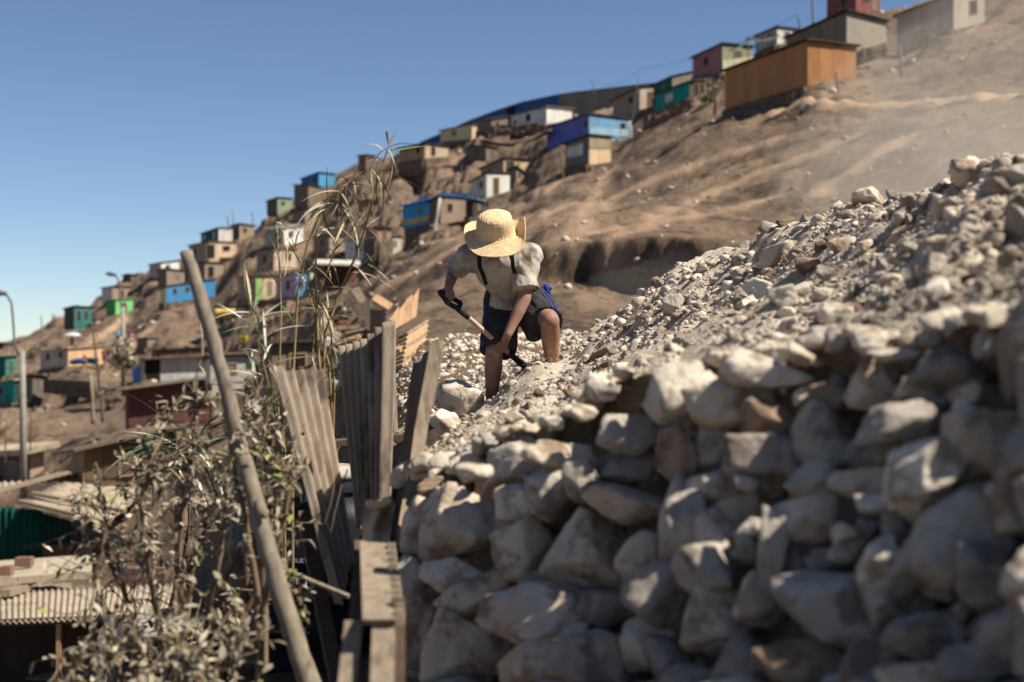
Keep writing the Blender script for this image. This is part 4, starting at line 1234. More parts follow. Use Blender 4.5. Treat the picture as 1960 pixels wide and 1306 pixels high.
# shorts with wide legs
def wr_short(c):
    q = np.c_[c[:, 0]*.6, c[:, 1]*.6, c[:, 2]*1.2+c[:, 0]*.8]
    return fbm(q/.07, 3, 23)*.007+np.abs(fbm(q/.13, 2, 25))*.008-.004
hemR = kneeR+np.array([.022, .02, .000]); hemL = kneeL+(hipL-kneeL)*.12+np.array([-.015, .02, -.03])
sh = [limb([pelv+np.array([.005, 0, .06]), pelv+np.array([0, 0, -.03])], [.150, .158], flat0=True, sq=.8),
      limb([hipR+np.array([.0, 0, .02]), hipR*.5+hemR*.5, hemR], [.126, .122, .118], flat1=True),
      limb([hipL+np.array([-.005, 0, .015]), hipL*.5+hemL*.5, hemL], [.126, .122, .118], flat1=True),
      limb([hipL+np.array([-.04, 0, -.08]), J(1020, 640, -.15)], [.08, .055]),
      ball((hipL+hipR)/2+np.array([0, 0, -.07]), (.13, .11, .09))]
shorts = fuse('shorts', sh, M_SHORTS, man, voxel=.0075, smooth=4, disp=wr_short)
# follow the shirt: cast each strap point onto it
def project(points, obj_name='shirt', lift=.006):
    ob = [c for c in man.children if c.name.startswith(obj_name)][0]
    out = []
    from mathutils.bvhtree import BVHTree
    bt = BVHTree.FromPolygons([v.co+man.location for v in ob.data.vertices], [p.vertices[:] for p in ob.data.polygons])
    for p in points:
        d = Vector(p).normalized()
        h = bt.ray_cast(Vector((0, 0, 0)), d)
        out.append(h[0]-d*lift if h[0] is not None else Vector(p))
    return out
lin2 = lambda a, b, n: [np.array(a)*(1-t)+np.array(b)*t for t in np.linspace(0, 1, n)]
def pipe(pl):
    pts = []
    for i in range(len(pl)-1):
        pts += [J(*q, -.2) for q in lin2(pl[i], pl[i+1], 5)[:-1]]
    pts.append(J(*pl[-1], -.2))
    p = project(pts, 'shorts', .002)
    k = [q for q in p if q.y < 9.45]
    return k if len(k) > 3 else pts
# blue piping down the outer seams, waistband knot
def seam(pts, rad):
    m = MB(); m.tube(pts, rad, 8); return m
seam(pipe([(933, 575), (929, 610), (927, 645), (927, 664)]), .006).build('piping', M_BLUE_TRIM, man, smooth=True)
seam(pipe([(1043, 560), (1056, 574), (1064, 590), (1068, 606)]), .0055).build('piping', M_BLUE_TRIM, man, smooth=True)
seam(pipe([(1036, 560), (1049, 574), (1057, 588), (1060, 602)]), .0045).build('piping', M_BLUE_TRIM, man, smooth=True)
fuse('waist_knot', [limb([J(1030, 560, -.02), J(1042, 551, -.0), J(1053, 553, .03)], [.012, .02, .014]), ball(J(1045, 549, .0), (.022, .02, .018)), limb([J(1046, 552, -.02), J(1052, 562, -.03)], [.012, .008])],
     M_BLUE_TRIM, man, voxel=.005, smooth=2, disp=lambda c: fbm(c/.012, 2, 2)*.003)
# two dark straps over the chest
def strap(a):
    m = MB()
    for i in range(len(a)-1):
        m.bar(a[i], a[i+1], .030, .008, up=(0, -1, .4))
    return m
def ribbon(pts, w, th=.006):
    m = MB(); pts = [Vector(p) for p in pts]; n = len(pts); V = []; Fc = []
    for i, p in enumerate(pts):
        t = (pts[min(i+1, n-1)]-pts[max(i-1, 0)]).normalized()
        v = (-p).normalized()
        s = t.cross(v).normalized()*w/2
        V += [p-s, p+s, p+s+v*th, p-s+v*th]
    for i in range(n-1):
        for k in range(4):
            k2 = (k+1) % 4
            Fc.append([i*4+k, i*4+k2, (i+1)*4+k2, (i+1)*4+k])
    Fc += [[3, 2, 1, 0], [(n-1)*4+k for k in range(4)]]
    return m.add(V, Fc)
lin2 = lambda a, b, n: [np.array(a)*(1-t)+np.array(b)*t for t in np.linspace(0, 1, n)]
for pl in ([(921, 470), (917, 492), (918, 510), (926, 530), (932, 545)], [(984, 466), (980, 490), (982, 512), (986, 524)]):
    pts = []
    for i in range(len(pl)-1):
        pts += [J(*q, -.35) for q in lin2(pl[i], pl[i+1], 5)[:-1]]
    pts.append(J(*pl[-1], -.35))
    ribbon(project(pts), .026).build('strap', M_BLACK_STRAP, man, smooth=False)

# straw hat: crown and a wide wavy brim turned up at both sides
def hat():
    nt, rows = 96, []
    for (r, z) in [(0.0, .128), (.03, .128), (.06, .125), (.082, .116), (.094, .10), (.1, .07), (.104, .03), (.108, .006), (.118, -.004)]:
        rows.append(('c', r, z))
    for r in np.linspace(.13, .208, 9): rows.append(('b', r, 0))
    V = []
    for (k, r, z) in rows:
        for i in range(nt):
            t = 2*math.pi*i/nt
            rr = r*(1+.03*math.cos(2*t)) if k == 'c' else r*(1-.06*abs(math.cos(t))**3)
            zz = z
            if k == 'b':
                u = (r-.118)/.09
                lift = .082*max(0, math.cos(t))**4+.055*max(0, -math.cos(t))**4*1.0
                droop = -.022*max(0, -math.sin(t))+.01*math.sin(3*t+.6)
                zz = -.004-.020*u+lift*u**1.5+droop*u
                rr *= 1-.14*(lift/.08)*u
            V.append((rr*math.cos(t), rr*math.sin(t), zz+.0016*math.sin(r*900)))
    Fc = []
    for j in range(len(rows)-1):
        for i in range(nt):
            i2 = (i+1) % nt
            Fc.append([j*nt+i, j*nt+i2, (j+1)*nt+i2, (j+1)*nt+i])
    return np.array(V), Fc, nt, len(rows)
V, Fc, nt, nr = hat()
V += np.c_[fbm(V/.05, 2, 4), fbm(V/.05, 2, 5), fbm(V/.05, 2, 6)]*.003
# thickness: inner copy
Vn = V*np.array([.985, .985, 1])-np.array([0, 0, .005])
n0 = len(V)
Fa = list(Fc)+[[a+n0 for a in f[::-1]] for f in Fc]
k0 = (nr-1)*nt
Fa += [[k0+i, k0+(i+1) % nt, n0+k0+(i+1) % nt, n0+k0+i][::-1] for i in range(nt)]
Vh = np.r_[V, Vn]
Rm = np.array((Matrix.Rotation(math.radians(-5), 4, 'Y') @ Matrix.Rotation(math.radians(33), 4, 'X')).to_3x3())
hatc = J(949, 445, -.36)
Vh = (Vh*np.array([1.10, 1.12, 1.04]))@Rm.T+hatc
hat_o = mesh_from('straw_hat', Vh, Fa, M_STRAW, None, tuple(hatc), smooth=True)
tag(hat_o, 'wide brimmed straw hat on the head of the shovelling man', 'hat')
# rolled straw edge
m = MB(); pts = [Vh[k0+i] for i in range(nt)]+[Vh[k0]]
m.tube(pts, .0042, 6)
b = m.build('brim_edge', M_STRAW, hat_o, origin=tuple(hatc), smooth=True)

# shovel
M_SHAFT = mat('shovel_shaft_wood', (176,150,120), (200,174,142), scale=10, stretch=(1, 1, 1), bump=.15, rnd=0, c3=(122,98,76), c3scale=12)
M_BLK = mat('black_plastic', (22,23,26), (34,35,38), scale=20, rough=.5, bump=.1, rnd=0, c3=(96,88,78), c3scale=14, c3lo=.55, c3hi=.75)
M_STEEL = mat('dusty_steel', (120,116,110), (160,154,144), scale=14, rough=.55, bump=.2, metal=.5, rnd=0, c3=(166,150,130), c3scale=9)
sv = thing('shovel', 'wooden shovel with black D grip held in both hands of the man', 'shovel', Vector(shaft_b))
m = MB(); m.tube([shaft_a-shd*.02, on_shaft(930), on_shaft(975)], [.0155, .0162, .0165], 16); m.build('shaft', M_SHAFT, sv, smooth=True)
m = MB(); m.tube([on_shaft(973), on_shaft(985), on_shaft(1004)], [.019, .0195, .023], 16); m.build('socket', M_BLK, sv, smooth=True)
g0 = shaft_a-shd*.0
barA, barB = gripc-gax*.062, gripc+gax*.062
gp = [limb([shaft_a+shd*.05, shaft_a-shd*.03], [.0195, .021]), limb([shaft_a-shd*.03, shaft_a*.45+barA*.55+np.array([-.018, 0, -.012]), barA], [.018, .016, .0165]),
      limb([shaft_a-shd*.03, shaft_a*.45+barB*.55+np.array([.02, 0, .01]), barB], [.018, .016, .0165]), limb([barA, barB], [.0150, .0150])]
fuse('grip', gp, M_BLK, sv, voxel=.0045, smooth=3)
# blade, mostly in the rubble
bl = on_shaft(1004)
u = shd; sd = np.cross(u, np.array([0, 0, 1.])); sd /= np.linalg.norm(sd); nn = np.cross(sd, u)
V = []; Fc = []
for j, t in enumerate(np.linspace(0, 1, 9)):
    for i, s in enumerate(np.linspace(-1, 1, 11)):
        w = .10*min(1, .55+t*3)*(1 if t < .6 else math.sqrt(max(0.02, 1-((t-.6)/.42)**2)))
        for o_ in (0,):
            V.append(bl+u*(.01+t*.26)+sd*s*w+nn*(.022*s*s-.008+.02*t))
for j in range(8):
    for i in range(10):
        a = j*11+i; Fc.append([a, a+1, a+12, a+11])
n0 = len(V); V = V+[v-nn*.003 for v in V]; Fc = Fc+[[i+n0 for i in f[::-1]] for f in Fc]
rim = [i for i in range(11)]+[j*11+10 for j in range(1, 9)]+[88+i for i in range(9, -1, -1)]+[j*11 for j in range(7, 0, -1)]
Fc += [[rim[i], rim[(i+1) % len(rim)], n0+rim[(i+1) % len(rim)], n0+rim[i]] for i in range(len(rim))]
mesh_from('blade', V, Fc, M_STEEL, sv, tuple(sv.location), smooth=False)
# loose earth thrown up round the blade
n = 650
c = np.array(J(1032, 706, -.16))
q = RNG.normal(size=(n, 3))*np.array([.055, .06, .034])+np.array([.0, 0, .012])
q[:, 2] += np.abs(RNG.normal(size=n))*.02
scatter_mesh('flying_earth', c+q, RNG.uniform(.003, .011, n), np.zeros(n, dtype=int), [mat('thrown_earth', (150,124,98), (172,146,118), bump=.2, rnd=0)], 1, seeds=8)
# ---------------------------------------------------------------- leaning fence pieces beside the wall
M_ASB = mat('weathered_fibre_sheet', (122,108,93), (160,143,124), scale=9, stretch=(1, 1, .25), bump=.7, bscale=90, bdist=.004, rnd=.05, c3=(92,78,66), c3scale=5, c3lo=.52, c3hi=.62)
M_WOODG = mat('grey_wood', (120,104,88), (152,136,116), scale=9, stretch=(4, 4, .35), bump=.6, bscale=40, bdist=.006, rnd=.06, c3=(92,76,62), c3scale=5)
M_WOODD = mat('dark_wood', (74,60,50), (100,84,70), scale=9, stretch=(4, 4, .35), bump=.5, bscale=40, bdist=.006, rnd=.06)
M_WOODT = mat('tan_wood', (166,132,98), (190,156,120), scale=7, stretch=(3, 3, .4), bump=.3, rnd=.08, c3=(130,104,80), c3scale=4)

def corr_sheet(name, quad, waves, amp, nv=26, ragged=.02, th=.006, curl=0.0):
    """corrugated sheet; quad = top-left, top-right, bottom-right, bottom-left"""
    tl, tr, br, bl = [np.array(q) for q in quad]
    nu = waves*10
    nrm = np.cross(tr-tl, bl-tl); nrm /= np.linalg.norm(nrm)
    u = np.linspace(0, 1, nu+1); v = np.linspace(0, 1, nv+1)
    r = np.random.default_rng(int(abs(tl[0])*1000)+waves)
    ra = np.interp(u, np.linspace(0, 1, 9), r.uniform(-1, 1, 9))*ragged+r.uniform(-.2, .2, nu+1)*ragged
    rb = np.interp(u, np.linspace(0, 1, 9), r.uniform(-1, 1, 9))*ragged
    U_, V_ = np.meshgrid(u, v)
    Vv = V_+ra[None, :]*(1-V_)+rb[None, :]*V_
    Vv = Vv[..., None]; Uu = U_[..., None]
    el = np.interp(v, np.linspace(0, 1, 12), r.uniform(-.012, .012, 12))[:, None, None]
    p = (tl*(1-Uu)+tr*Uu)*(1-Vv)+(bl*(1-Uu)+br*Uu)*Vv+(tr-tl)*el*(U_[..., None]-.5)
    w = np.cos(U_*waves*2*np.pi)*amp+curl*np.sin(U_*np.pi)
    A = p+nrm*(w+th/2)[..., None]; B = p+nrm*(w-th/2)[..., None]
    n0 = (nu+1)*(nv+1)
    i = (np.arange(nv)[:, None]*(nu+1)+np.arange(nu)[None, :]).ravel()
    f = np.c_[i, i+1, i+nu+2, i+nu+1]
    Fc = [list(q) for q in f]+[list(q[::-1]+n0) for q in f]
    rim = [q for q in range(nu)]+[q*(nu+1)+nu for q in range(nv)]+[nv*(nu+1)+q for q in range(nu, 0, -1)]+[q*(nu+1) for q in range(nv, 0, -1)]
    Fc += [[rim[k], rim[(k+1) % len(rim)], n0+rim[(k+1) % len(rim)], n0+rim[k]][::-1] for k in range(len(rim))]
    V = np.r_[A.reshape(-1, 3), B.reshape(-1, 3)]
    return V, Fc
def sheet(name, quad, waves, amp, lab, cat, m, **k):
    V, Fc = corr_sheet(name, quad, waves, amp, **k)
    o = mesh_from(name, V, Fc, m, None, tuple((np.array(quad[2])+np.array(quad[3]))/2), smooth=True)
    return tag(o, lab, cat)
sheet('corrugated_sheet', [P(526,698,5.9), P(622,708,6.12), P(676,1065,5.75), P(648,1165,5.5)], 5, .014, 'narrow corrugated fibre sheet leaning left with its foot by the notched post', 'corrugated sheet', M_ASB, ragged=.03)
sheet('corrugated_sheet', [P(650,672,6.75), P(749,616,6.35), P(738,965,6.15), P(688,1010,6.5)], 7, .024, 'tall corrugated fibre sheet standing upright behind the warped plank', 'corrugated sheet', M_ASB, ragged=.022)
sheet('corrugated_sheet', [P(590,706,7.0), P(622,704,7.1), P(632,880,7.05), P(610,880,6.95)], 2, .024, 'strip of corrugated sheet tucked behind the leaning narrow sheet', 'corrugated sheet', M_ASB, ragged=.04)

# tall leaning pole
t = thing('wooden_pole', 'tall bare tree pole leaning left in front of the dusty bush', 'pole', P(596,1330,4.75))
pl = [(356,482,5.1), (374,540,5.08), (402,630,5.05), (432,740,5.0), (452,830,4.97), (478,920,4.92), (500,1010,4.88), (530,1110,4.84), (560,1210,4.8), (590,1300,4.75), (620,1390,4.7)]
rad = [.022, .024, .025, .026, .027, .029, .032, .033, .034, .036, .038]
m = MB()
px_, rd_ = [], []
for i in range(len(pl)-1):
    for q in np.linspace(0, 1, 5)[:-1]:
        a = np.array(pl[i])*(1-q)+np.array(pl[i+1])*q
        px_.append(P(*a)+Vector((random.uniform(-.003, .003), 0, 0))); rd_.append((rad[i]*(1-q)+rad[i+1]*q)*random.uniform(.95, 1.07))
m.tube(px_, rd_, 18, jit=.05)
M_POLE = mat('pole_wood', (108,97,83), (140,129,111), scale=12, stretch=(3, 3, .3), bump=.7, bscale=50, bdist=.006, rnd=0, c3=(84,72,60), c3scale=8, c3lo=.55, c3hi=.72)
m.build('trunk', M_POLE, t, smooth=True)
m = MB(); m.tube([P(492,960,4.86), P(505,985,4.83), P(508,992,4.82)], [.014, .022, .004], 10); m.build('branch_stub', M_POLE, t, smooth=True)
m = MB(); m.tube([P(456,845,4.93), P(462,838,4.92)], [.016, .006], 10); m.build('branch_stub', M_POLE, t, smooth=True)

# warped plank
def plank(name, a, b, w, th, m, lab, cat='plank', twist=0, group=None, side=None):
    a, b = np.array(a), np.array(b)
    n = 14; V = []
    d = (b-a)/np.linalg.norm(b-a)
    s0 = np.array(side if side is not None else (1, .25, 0), dtype=float); s0 -= d*np.dot(s0, d); s0 /= np.linalg.norm(s0)
    n0 = np.cross(d, s0)
    r = random.Random(int(a[0]*977)+int(w*1000))
    for i in range(n+1):
        q = i/n; c = a*(1-q)+b*q
        an = math.radians(twist*q); s = s0*math.cos(an)+n0*math.sin(an); nn = -s0*math.sin(an)+n0*math.cos(an)
        ww = w/2*(1+r.uniform(-.05, .05))
        for (x, y) in ((-1, -1), (1, -1), (1, 1), (-1, 1)):
            V.append(c+s*ww*x+nn*th/2*y+n0*.015*w*math.sin(q*7))
    Fc = [[3, 2, 1, 0], [n*4, n*4+1, n*4+2, n*4+3]]
    for i in range(n):
        for k in range(4):
            k2 = (k+1) % 4; Fc.append([i*4+k, i*4+k2, i*4+4+k2, i*4+4+k])
    o = mesh_from(name, V, Fc, m, None, tuple(a if a[2] < b[2] else b))
    if lab: tag(o, lab, cat, group)
    return o
# the warped board: a dark broad face and a torn edge coloured paler as sunlit
t = thing('warped_board', 'tall warped board with torn top and pale front edge beside the rubble', 'board', P(756,1040,5.3))
L_ = [(790,693,6.1), (780,760,6.0), (772,840,5.9), (766,905,5.75), (757,965,5.55), (745,1040,5.3)]
R_ = [(838,662,5.6), (822,740,5.55), (806,820,5.5), (795,900,5.42), (779,965,5.34), (764,1040,5.25)]
V = []; Fc = []
for i in range(6):
    a, b = P(*L_[i]), P(*R_[i])
    for q in np.linspace(0, 1, 8):
        p = a*(1-q)+b*q; p.y += .05*math.sin(q*math.pi)
        if i == 0: p.z += random.uniform(-.02, .015)
        V.append(tuple(p))
n0 = len(V); V += [(v[0]+.006, v[1]+.02, v[2]) for v in V]
for i in range(5):
    for k in range(7):
        a = i*8+k; Fc += [[a, a+8, a+9, a+1], [n0+a, n0+a+1, n0+a+9, n0+a+8]]
rim = list(range(8))+[i*8+7 for i in range(1, 6)]+[40+k for k in range(6, -1, -1)]+[i*8 for i in range(4, 0, -1)]
Fc += [[rim[k], rim[(k+1) % len(rim)], n0+rim[(k+1) % len(rim)], n0+rim[k]] for k in range(len(rim))]
mesh_from('face', V, Fc, M_WOODD, t, tuple(t.location))
V = []; Fc = []
for i in range(6):
    a, b = P(*R_[i]), P(*R_[i])
    w = [24, 25, 23, 22, 18, 13][i]/F*5.5
    p = a+Vector((.002, -.012, [.02, 0, 0, 0, 0, 0][i]))
    V += [p+Vector((-w*.55, -.012, 0)), p+Vector((w*.5, .006, 0)), p+Vector((w*.5, .03, 0)), p+Vector((-w*.55, .008, 0))]
Fc = [[0, 1, 2, 3], [23, 22, 21, 20]]
for i in range(5):
    for k in range(4):
        k2 = (k+1) % 4; Fc.append([i*4+k, i*4+4+k, i*4+4+k2, i*4+k2])
mesh_from('lit_edge', V, Fc, M_WOODG, t, tuple(t.location))

# notched post close to the camera
t = thing('notched_post', 'pale notched timber post with a flat top at the left end of the stone wall', 'post', P(720,1320,3.9))
m = MB()
m.hexa([P(694,1196,3.85), P(757,1196,3.85), P(754,1180,4.3), P(694,1176,4.3)], [P(694,1186,3.84), P(757,1186,3.84), P(741,1040,4.55), P(689,1036,4.55)])
m.build('top_board', M_WOODG, t)
for k in range(11):
    q = k/10; y = 1046+q*128; x = 743+q*15; d = 4.5-.62*q
    m = MB(); a = P(x, y, d)
    s = .022
    m.hexa([a+Vector((0, -.02, -.03)), a+Vector((s, -.02, -.03)), a+Vector((s, .02, -.03)), a+Vector((0, .02, -.03))], [a+Vector((0, -.014, .012)), a+Vector((s*.9, -.013, .010)), a+Vector((s, .016, .008)), a+Vector((0, .017, .010))])
    m.build('tooth', M_WOODG, t)
for (a, b, w, th, mm) in (((678,1195,3.95), (655,1420,3.7), .05, .04, M_WOODG), ((735,1200,3.88), (728,1420,3.65), .062, .05, M_WOODG), ((690,1040,4.6), (668,1330,4.1), .035, .03, M_WOODD), ((762,1150,3.98), (760,1420,3.8), .04, .06, M_WOODD)):
    m = MB(); m.bar(P(*a), P(*b), w, th); m.build('upright', mm, t)

# dark posts and lesser timbers of the fence
for (a, b, w, th, mm, lab) in (
 ((582,985,6.1), (650,1330,5.4), .055, .05, M_WOODD, 'dark square post leaning behind the tall bare pole'),
 ((752,682,7.6), (758,830,7.5), .02, .02, M_WOODG, 'thin upright stick behind the tall corrugated sheet'),
 ((618,850,6.9), (770,836,7.1), .03, .03, M_WOODD, 'dark crosspiece passing behind the upright corrugated sheet'),
 ((760,830,7.2), (800,800,7.4), .015, .015, M_WOODG, 'thin pale stick lying behind the warped board'),
 ((606,560,7.2), (632,880,7.0), .04, .04, M_WOODD, 'dark upright stake among the reed stalks'),
 ((540,1090,5.0), (668,1142,4.9), .012, .012, M_WOODG, 'thin bent twig crossing from the pole to the corrugated sheet'),
):
    plank('stake' if w > .03 else 'stick', P(*a), P(*b), w, th, mm, lab, 'stake' if w > .03 else 'stick')
# pale sack behind the notched post
t = thing('cloth_sack', 'pale folded sack hanging between the corrugated sheet and the warped board', 'sack', P(715,1040,5.4))
V = []; Fc = []
nu, nv = 26, 18
for j in range(nv+1):
    for i in range(nu+1):
        u, v = i/nu, j/nv
        p = P(690+u*72, 965+v*92+10*math.sin(u*7)*(1-v), 5.55-.14*v)
        p.y += .05*math.sin(u*9+v*3)+.025*math.sin(v*11+u*4)
        V.append(tuple(p))
n0 = len(V); V += [(v[0], v[1]+.012, v[2]) for v in V]
for j in range(nv):
    for i in range(nu):
        a = j*(nu+1)+i; Fc += [[a, a+nu+1, a+nu+2, a+1], [n0+a, n0+a+1, n0+a+nu+2, n0+a+nu+1]]
M_SACK = mat('sackcloth', (176,156,130), (198,178,150), scale=14, bump=.3, bscale=120, bdist=.003, rnd=0)
mesh_from('cloth', V, Fc, M_SACK, t, tuple(t.location), smooth=True)
m = MB(); m.tube([P(704+i*9, 963+4*math.sin(i), 5.52-.02*i) for i in range(6)], [.016, .02, .018, .02, .018, .01], 10, jit=.2); m.build('fold', M_SACK, t, smooth=True)

# wire wound round the sheet
m = MB(); m.tube([P(640,925,5.6), P(634,960,5.55), P(622,1000,5.5), P(634,1020,5.48), P(640,985,5.5), P(654,930,5.62), P(665,900,5.8)], .003, 6)
tag(m.build('wire', mat('rusty_wire', (70,56,46), (92,74,60), rnd=0), smooth=True), 'thin wire looped round the leaning corrugated sheet', 'wire')

# ---- black water tanks behind the fence
M_TANK = mat('black_tank_plastic', (20,21,24), (30,31,35), scale=3, rough=.45, bump=.1, rnd=0, c3=(86,78,68), c3scale=4, c3lo=.6, c3hi=.8)
M_LID = mat('dusty_lid', (150,142,130), (176,166,152), scale=6, bump=.3, rnd=0, c3=(110,100,90), c3scale=3)
M_PRINT = mat('print_white', (226,232,238), (236,240,244), bump=0, rnd=0, scale=3)
def lathe(prof, c, seg=56, squash=1):
    V = []; Fc = []
    for (r, z) in prof:
        for k in range(seg):
            a = 2*math.pi*k/seg
            V.append((c[0]+r*math.cos(a), c[1]+r*math.sin(a), c[2]+z))
    for j in range(len(prof)-1):
        for k in range(seg):
            k2 = (k+1) % seg
            Fc.append([j*seg+k, j*seg+k2, (j+1)*seg+k2, (j+1)*seg+k])
    Fc.append(list(range(seg))[::-1]); Fc.append([(len(prof)-1)*seg+k for k in range(seg)])
    return V, Fc
def tank(c, r, h, lab, lidr=.5):
    t = thing('water_tank', lab, 'water tank', c)
    prof = [(r*.96, 0), (r, .04)]
    for k in range(6):
        z = .1+k*(h-.32)/6
        prof += [(r, z), (r*1.025, z+.03), (r*1.025, z+.06), (r, z+.09)]
    prof += [(r, h-.18), (r*.93, h-.1), (r*.72, h-.03), (r*lidr, h)]
    V, Fc = lathe(prof, c); mesh_from('body', V, Fc, M_TANK, t, tuple(c), smooth=True)
    V, Fc = lathe([(r*lidr*.98, h+.003), (r*lidr*1.05, h+.005), (r*lidr*1.05, h+.04), (r*lidr*.9, h+.06), (.02, h+.075)], c)
    lid = mesh_from('lid', V, Fc, M_LID, t, tuple(c), smooth=True)
    V, Fc = lathe([(.02, h+.0755), (.05, h+.0755), (.05, h+.10), (.01, h+.11)], c, 20); mesh_from('lid_knob', V, Fc, M_TANK, lid, tuple(c), smooth=True)
    return t
def tank_text(t, c, r, s, px, py, size, name='lettering'):
    """print laid round the wall of the tank at the place seen in the photograph"""
    cu = bpy.data.curves.new('txt', 'FONT'); cu.body = s; cu.size = size; cu.extrude = 0; cu.align_x = 'LEFT'
    o = bpy.data.objects.new('txt', cu); COL.objects.link(o)
    dg = bpy.context.evaluated_depsgraph_get()
    me = bpy.data.meshes.new_from_object(o.evaluated_get(dg))
    bpy.data.objects.remove(o); bpy.data.curves.remove(cu)
    bm = bmesh.new(); bm.from_mesh(me)
    bmesh.ops.triangulate(bm, faces=bm.faces)
    for _ in range(2): bmesh.ops.subdivide_edges(bm, edges=[e for e in bm.edges if e.calc_length() > size*.12], cuts=1)
    bmesh.ops.triangulate(bm, faces=bm.faces)
    # ray to the wall
    d = P(px, py, 1); A = d.x**2+d.y**2; B = -2*(d.x*c[0]+d.y*c[1]); R = r*1.03
    C_ = c[0]**2+c[1]**2-R*R
    disc = B*B-4*A*C_
    tt = (-B-math.sqrt(max(disc, 0)))/(2*A)
    p0 = d*tt
    a0 = math.atan2(p0.y-c[1], p0.x-c[0])
    for v in bm.verts:
        a = a0+v.co.x/R
        z = p0.z+v.co.y
        v.co = (c[0]+R*math.cos(a)-t.location.x, c[1]+R*math.sin(a)-t.location.y, z-t.location.z)
    bm.to_mesh(me); bm.free(); me.materials.clear(); me.materials.append(M_PRINT); me.name = name
    ob = bpy.data.objects.new(name, me); COL.objects.link(ob); ob.parent = t
    return ob
c = Vector((-.98, 7.5, -2.14))
t = tank(c, .50, 1.42, 'large black water tank with white print behind the bare pole', .42)
tank_text(t, c, .50, '- D POLIET', 535, 1076, .030)
tank_text(t, c, .50, 'TP¡', 546, 1118, .085)
tank_text(t, c, .50, 'lts.', 565, 1212, .062)
c2 = Vector((-1.60, 6.6, -2.15))
tank(c2, .27, .80, 'low black water tank with dusty top inside the bush', .8)

# ---- the yard at lower left: roofs, green shack, planks
M_ROOFC = mat('dusty_corrugated_roof', (140,126,108), (172,156,134), scale=5, bump=.4, bscale=40, bdist=.006, rnd=.04, c3=(104,92,78), c3scale=3)
M_GREEN = paint((0,74,62)); M_GREEN2 = paint((6,66,58)); M_BRWN = paint((120,90,66)); M_DBR = paint((66,56,48))
t = thing('green_shack', 'dark green corrugated shack with patched boards under a pale sloping roof', 'shack', P(70,1080,38))
def upr(qs, m, name='panel', waves=6):
    V, Fc = corr_sheet(name, qs, waves, .03, nv=4, ragged=0, th=.02); return mesh_from(name, V, Fc, m, t, tuple(t.location), smooth=True)
upr([P(-45,968,38.2), P(80,976,38), P(80,1070,38), P(-45,1082,38.2)], M_GREEN, waves=10)
upr([P(80,982,38.05), P(134,996,37.9), P(134,1041,37.9), P(80,1043,38.05)], M_GREEN2, waves=5)
upr([P(81,1044,38.0), P(134,1042,37.9), P(134,1064,37.9), P(81,1070,38.0)], M_BRWN, waves=6)
upr([P(135,1008,37.9), P(206,1016,37.7), P(206,1058,37.7), P(135,1064,37.9)], M_DBR, waves=3)
for (qs, w) in (([P(-60,960,37.5), P(140,905,40), P(165,918,42), P(-60,925,43)], 16), ([P(34,964,37.4), P(150,905,41), P(285,935,41), P(205,1004,37.0)], 14)):
    V, Fc = corr_sheet('roof_sheet', qs, w, .03, nv=6, ragged=.01, th=.02); mesh_from('roof_sheet', V, Fc, M_ROOFC, t, tuple(t.location), smooth=True)
for a, b in (((-60,962,37.4), (140,906,39.9)), ((36,966,37.3), (205,1006,36.9)), ((60,950,38), (240,985,37.8))):
    m = MB(); m.bar(P(*a)+Vector((0, 0, .08)), P(*b)+Vector((0, 0, .08)), .14, .1); m.build('batten', M_WOODG, t)
# faded scrawl on the green sheet
cu = bpy.data.curves.new('txt', 'FONT'); cu.body = 'WEN'; cu.size = .24; cu.extrude = .004
o = bpy.data.objects.new('txt', cu); COL.objects.link(o)
me = bpy.data.meshes.new_from_object(o.evaluated_get(bpy.context.evaluated_depsgraph_get()))
bpy.data.objects.remove(o)
ob = bpy.data.objects.new('painted_scrawl', me); COL.objects.link(ob); ob.parent = t
me.materials.clear(); me.materials.append(paint((66,104,92)))
ob.location = P(41,1054,37.9)-t.location; ob.rotation_euler = (math.radians(90), math.radians(-5), 0)

def roof_thing(lab, qs, waves, d, posts=(), m=None, name='corrugated_roof', thick=.02, below=None):
    t = thing(name, lab, 'roof', P(qs[3][0], qs[3][1], qs[3][2]))
    q = [P(*a) for a in qs]
    V, Fc = corr_sheet('sheet', q, waves, .022 if waves > 3 else .0, nv=8, ragged=.012, th=thick); mesh_from('sheet', V, Fc, m or M_ROOFC, t, tuple(t.location), smooth=waves > 3)
    for (x, y, dd, y2) in posts:
        mm = MB(); mm.bar(P(x, y, dd), P(x, y2, dd), .07, .07); mm.build('post', M_WOODT, t)
    return t
r1 = roof_thing('flat dusty roof with loose bricks in front of the green shack', [(-60,1084,33), (186,1066,32), (170,1112,28), (-60,1130,28)], 1, 30, m=mat('flat_dusty_roof', (150,136,116), (178,164,140), scale=1.5, bump=.3, rnd=0), name='flat_roof', thick=.14)
for (x, y, d, w, lab) in ((46,1079,30.5,30, 'brown brick lying on the flat dusty roof below the green wall'), (12,1096,29,22, 'brown brick at the left edge of the flat dusty roof')):
    p = P(x, y, d); s = w/F*d/2
    m = MB(); m.hexa([p+Vector((-s, -.12, -.06)), p+Vector((s, -.10, -.06)), p+Vector((s, .14, -.06)), p+Vector((-s, .12, -.06))], [p+Vector((-s, -.12, .13)), p+Vector((s, -.10, .14)), p+Vector((s, .14, .14)), p+Vector((-s, .12, .13))])
    tag(m.build('brick', paint((132,96,76))), lab, 'brick')
r2 = roof_thing('sagging corrugated roof on a tan wooden post at lower left', [(-60,1138,26), (350,1118,25), (330,1178,21.5), (-60,1196,21.5)], 34, 24, posts=[(113,1188,21.6,1420)])
m = MB(); m.bar(P(-60,1194,21.6), P(330,1180,21.6), .08, .1); m.build('edge_beam', M_WOODD, r2)
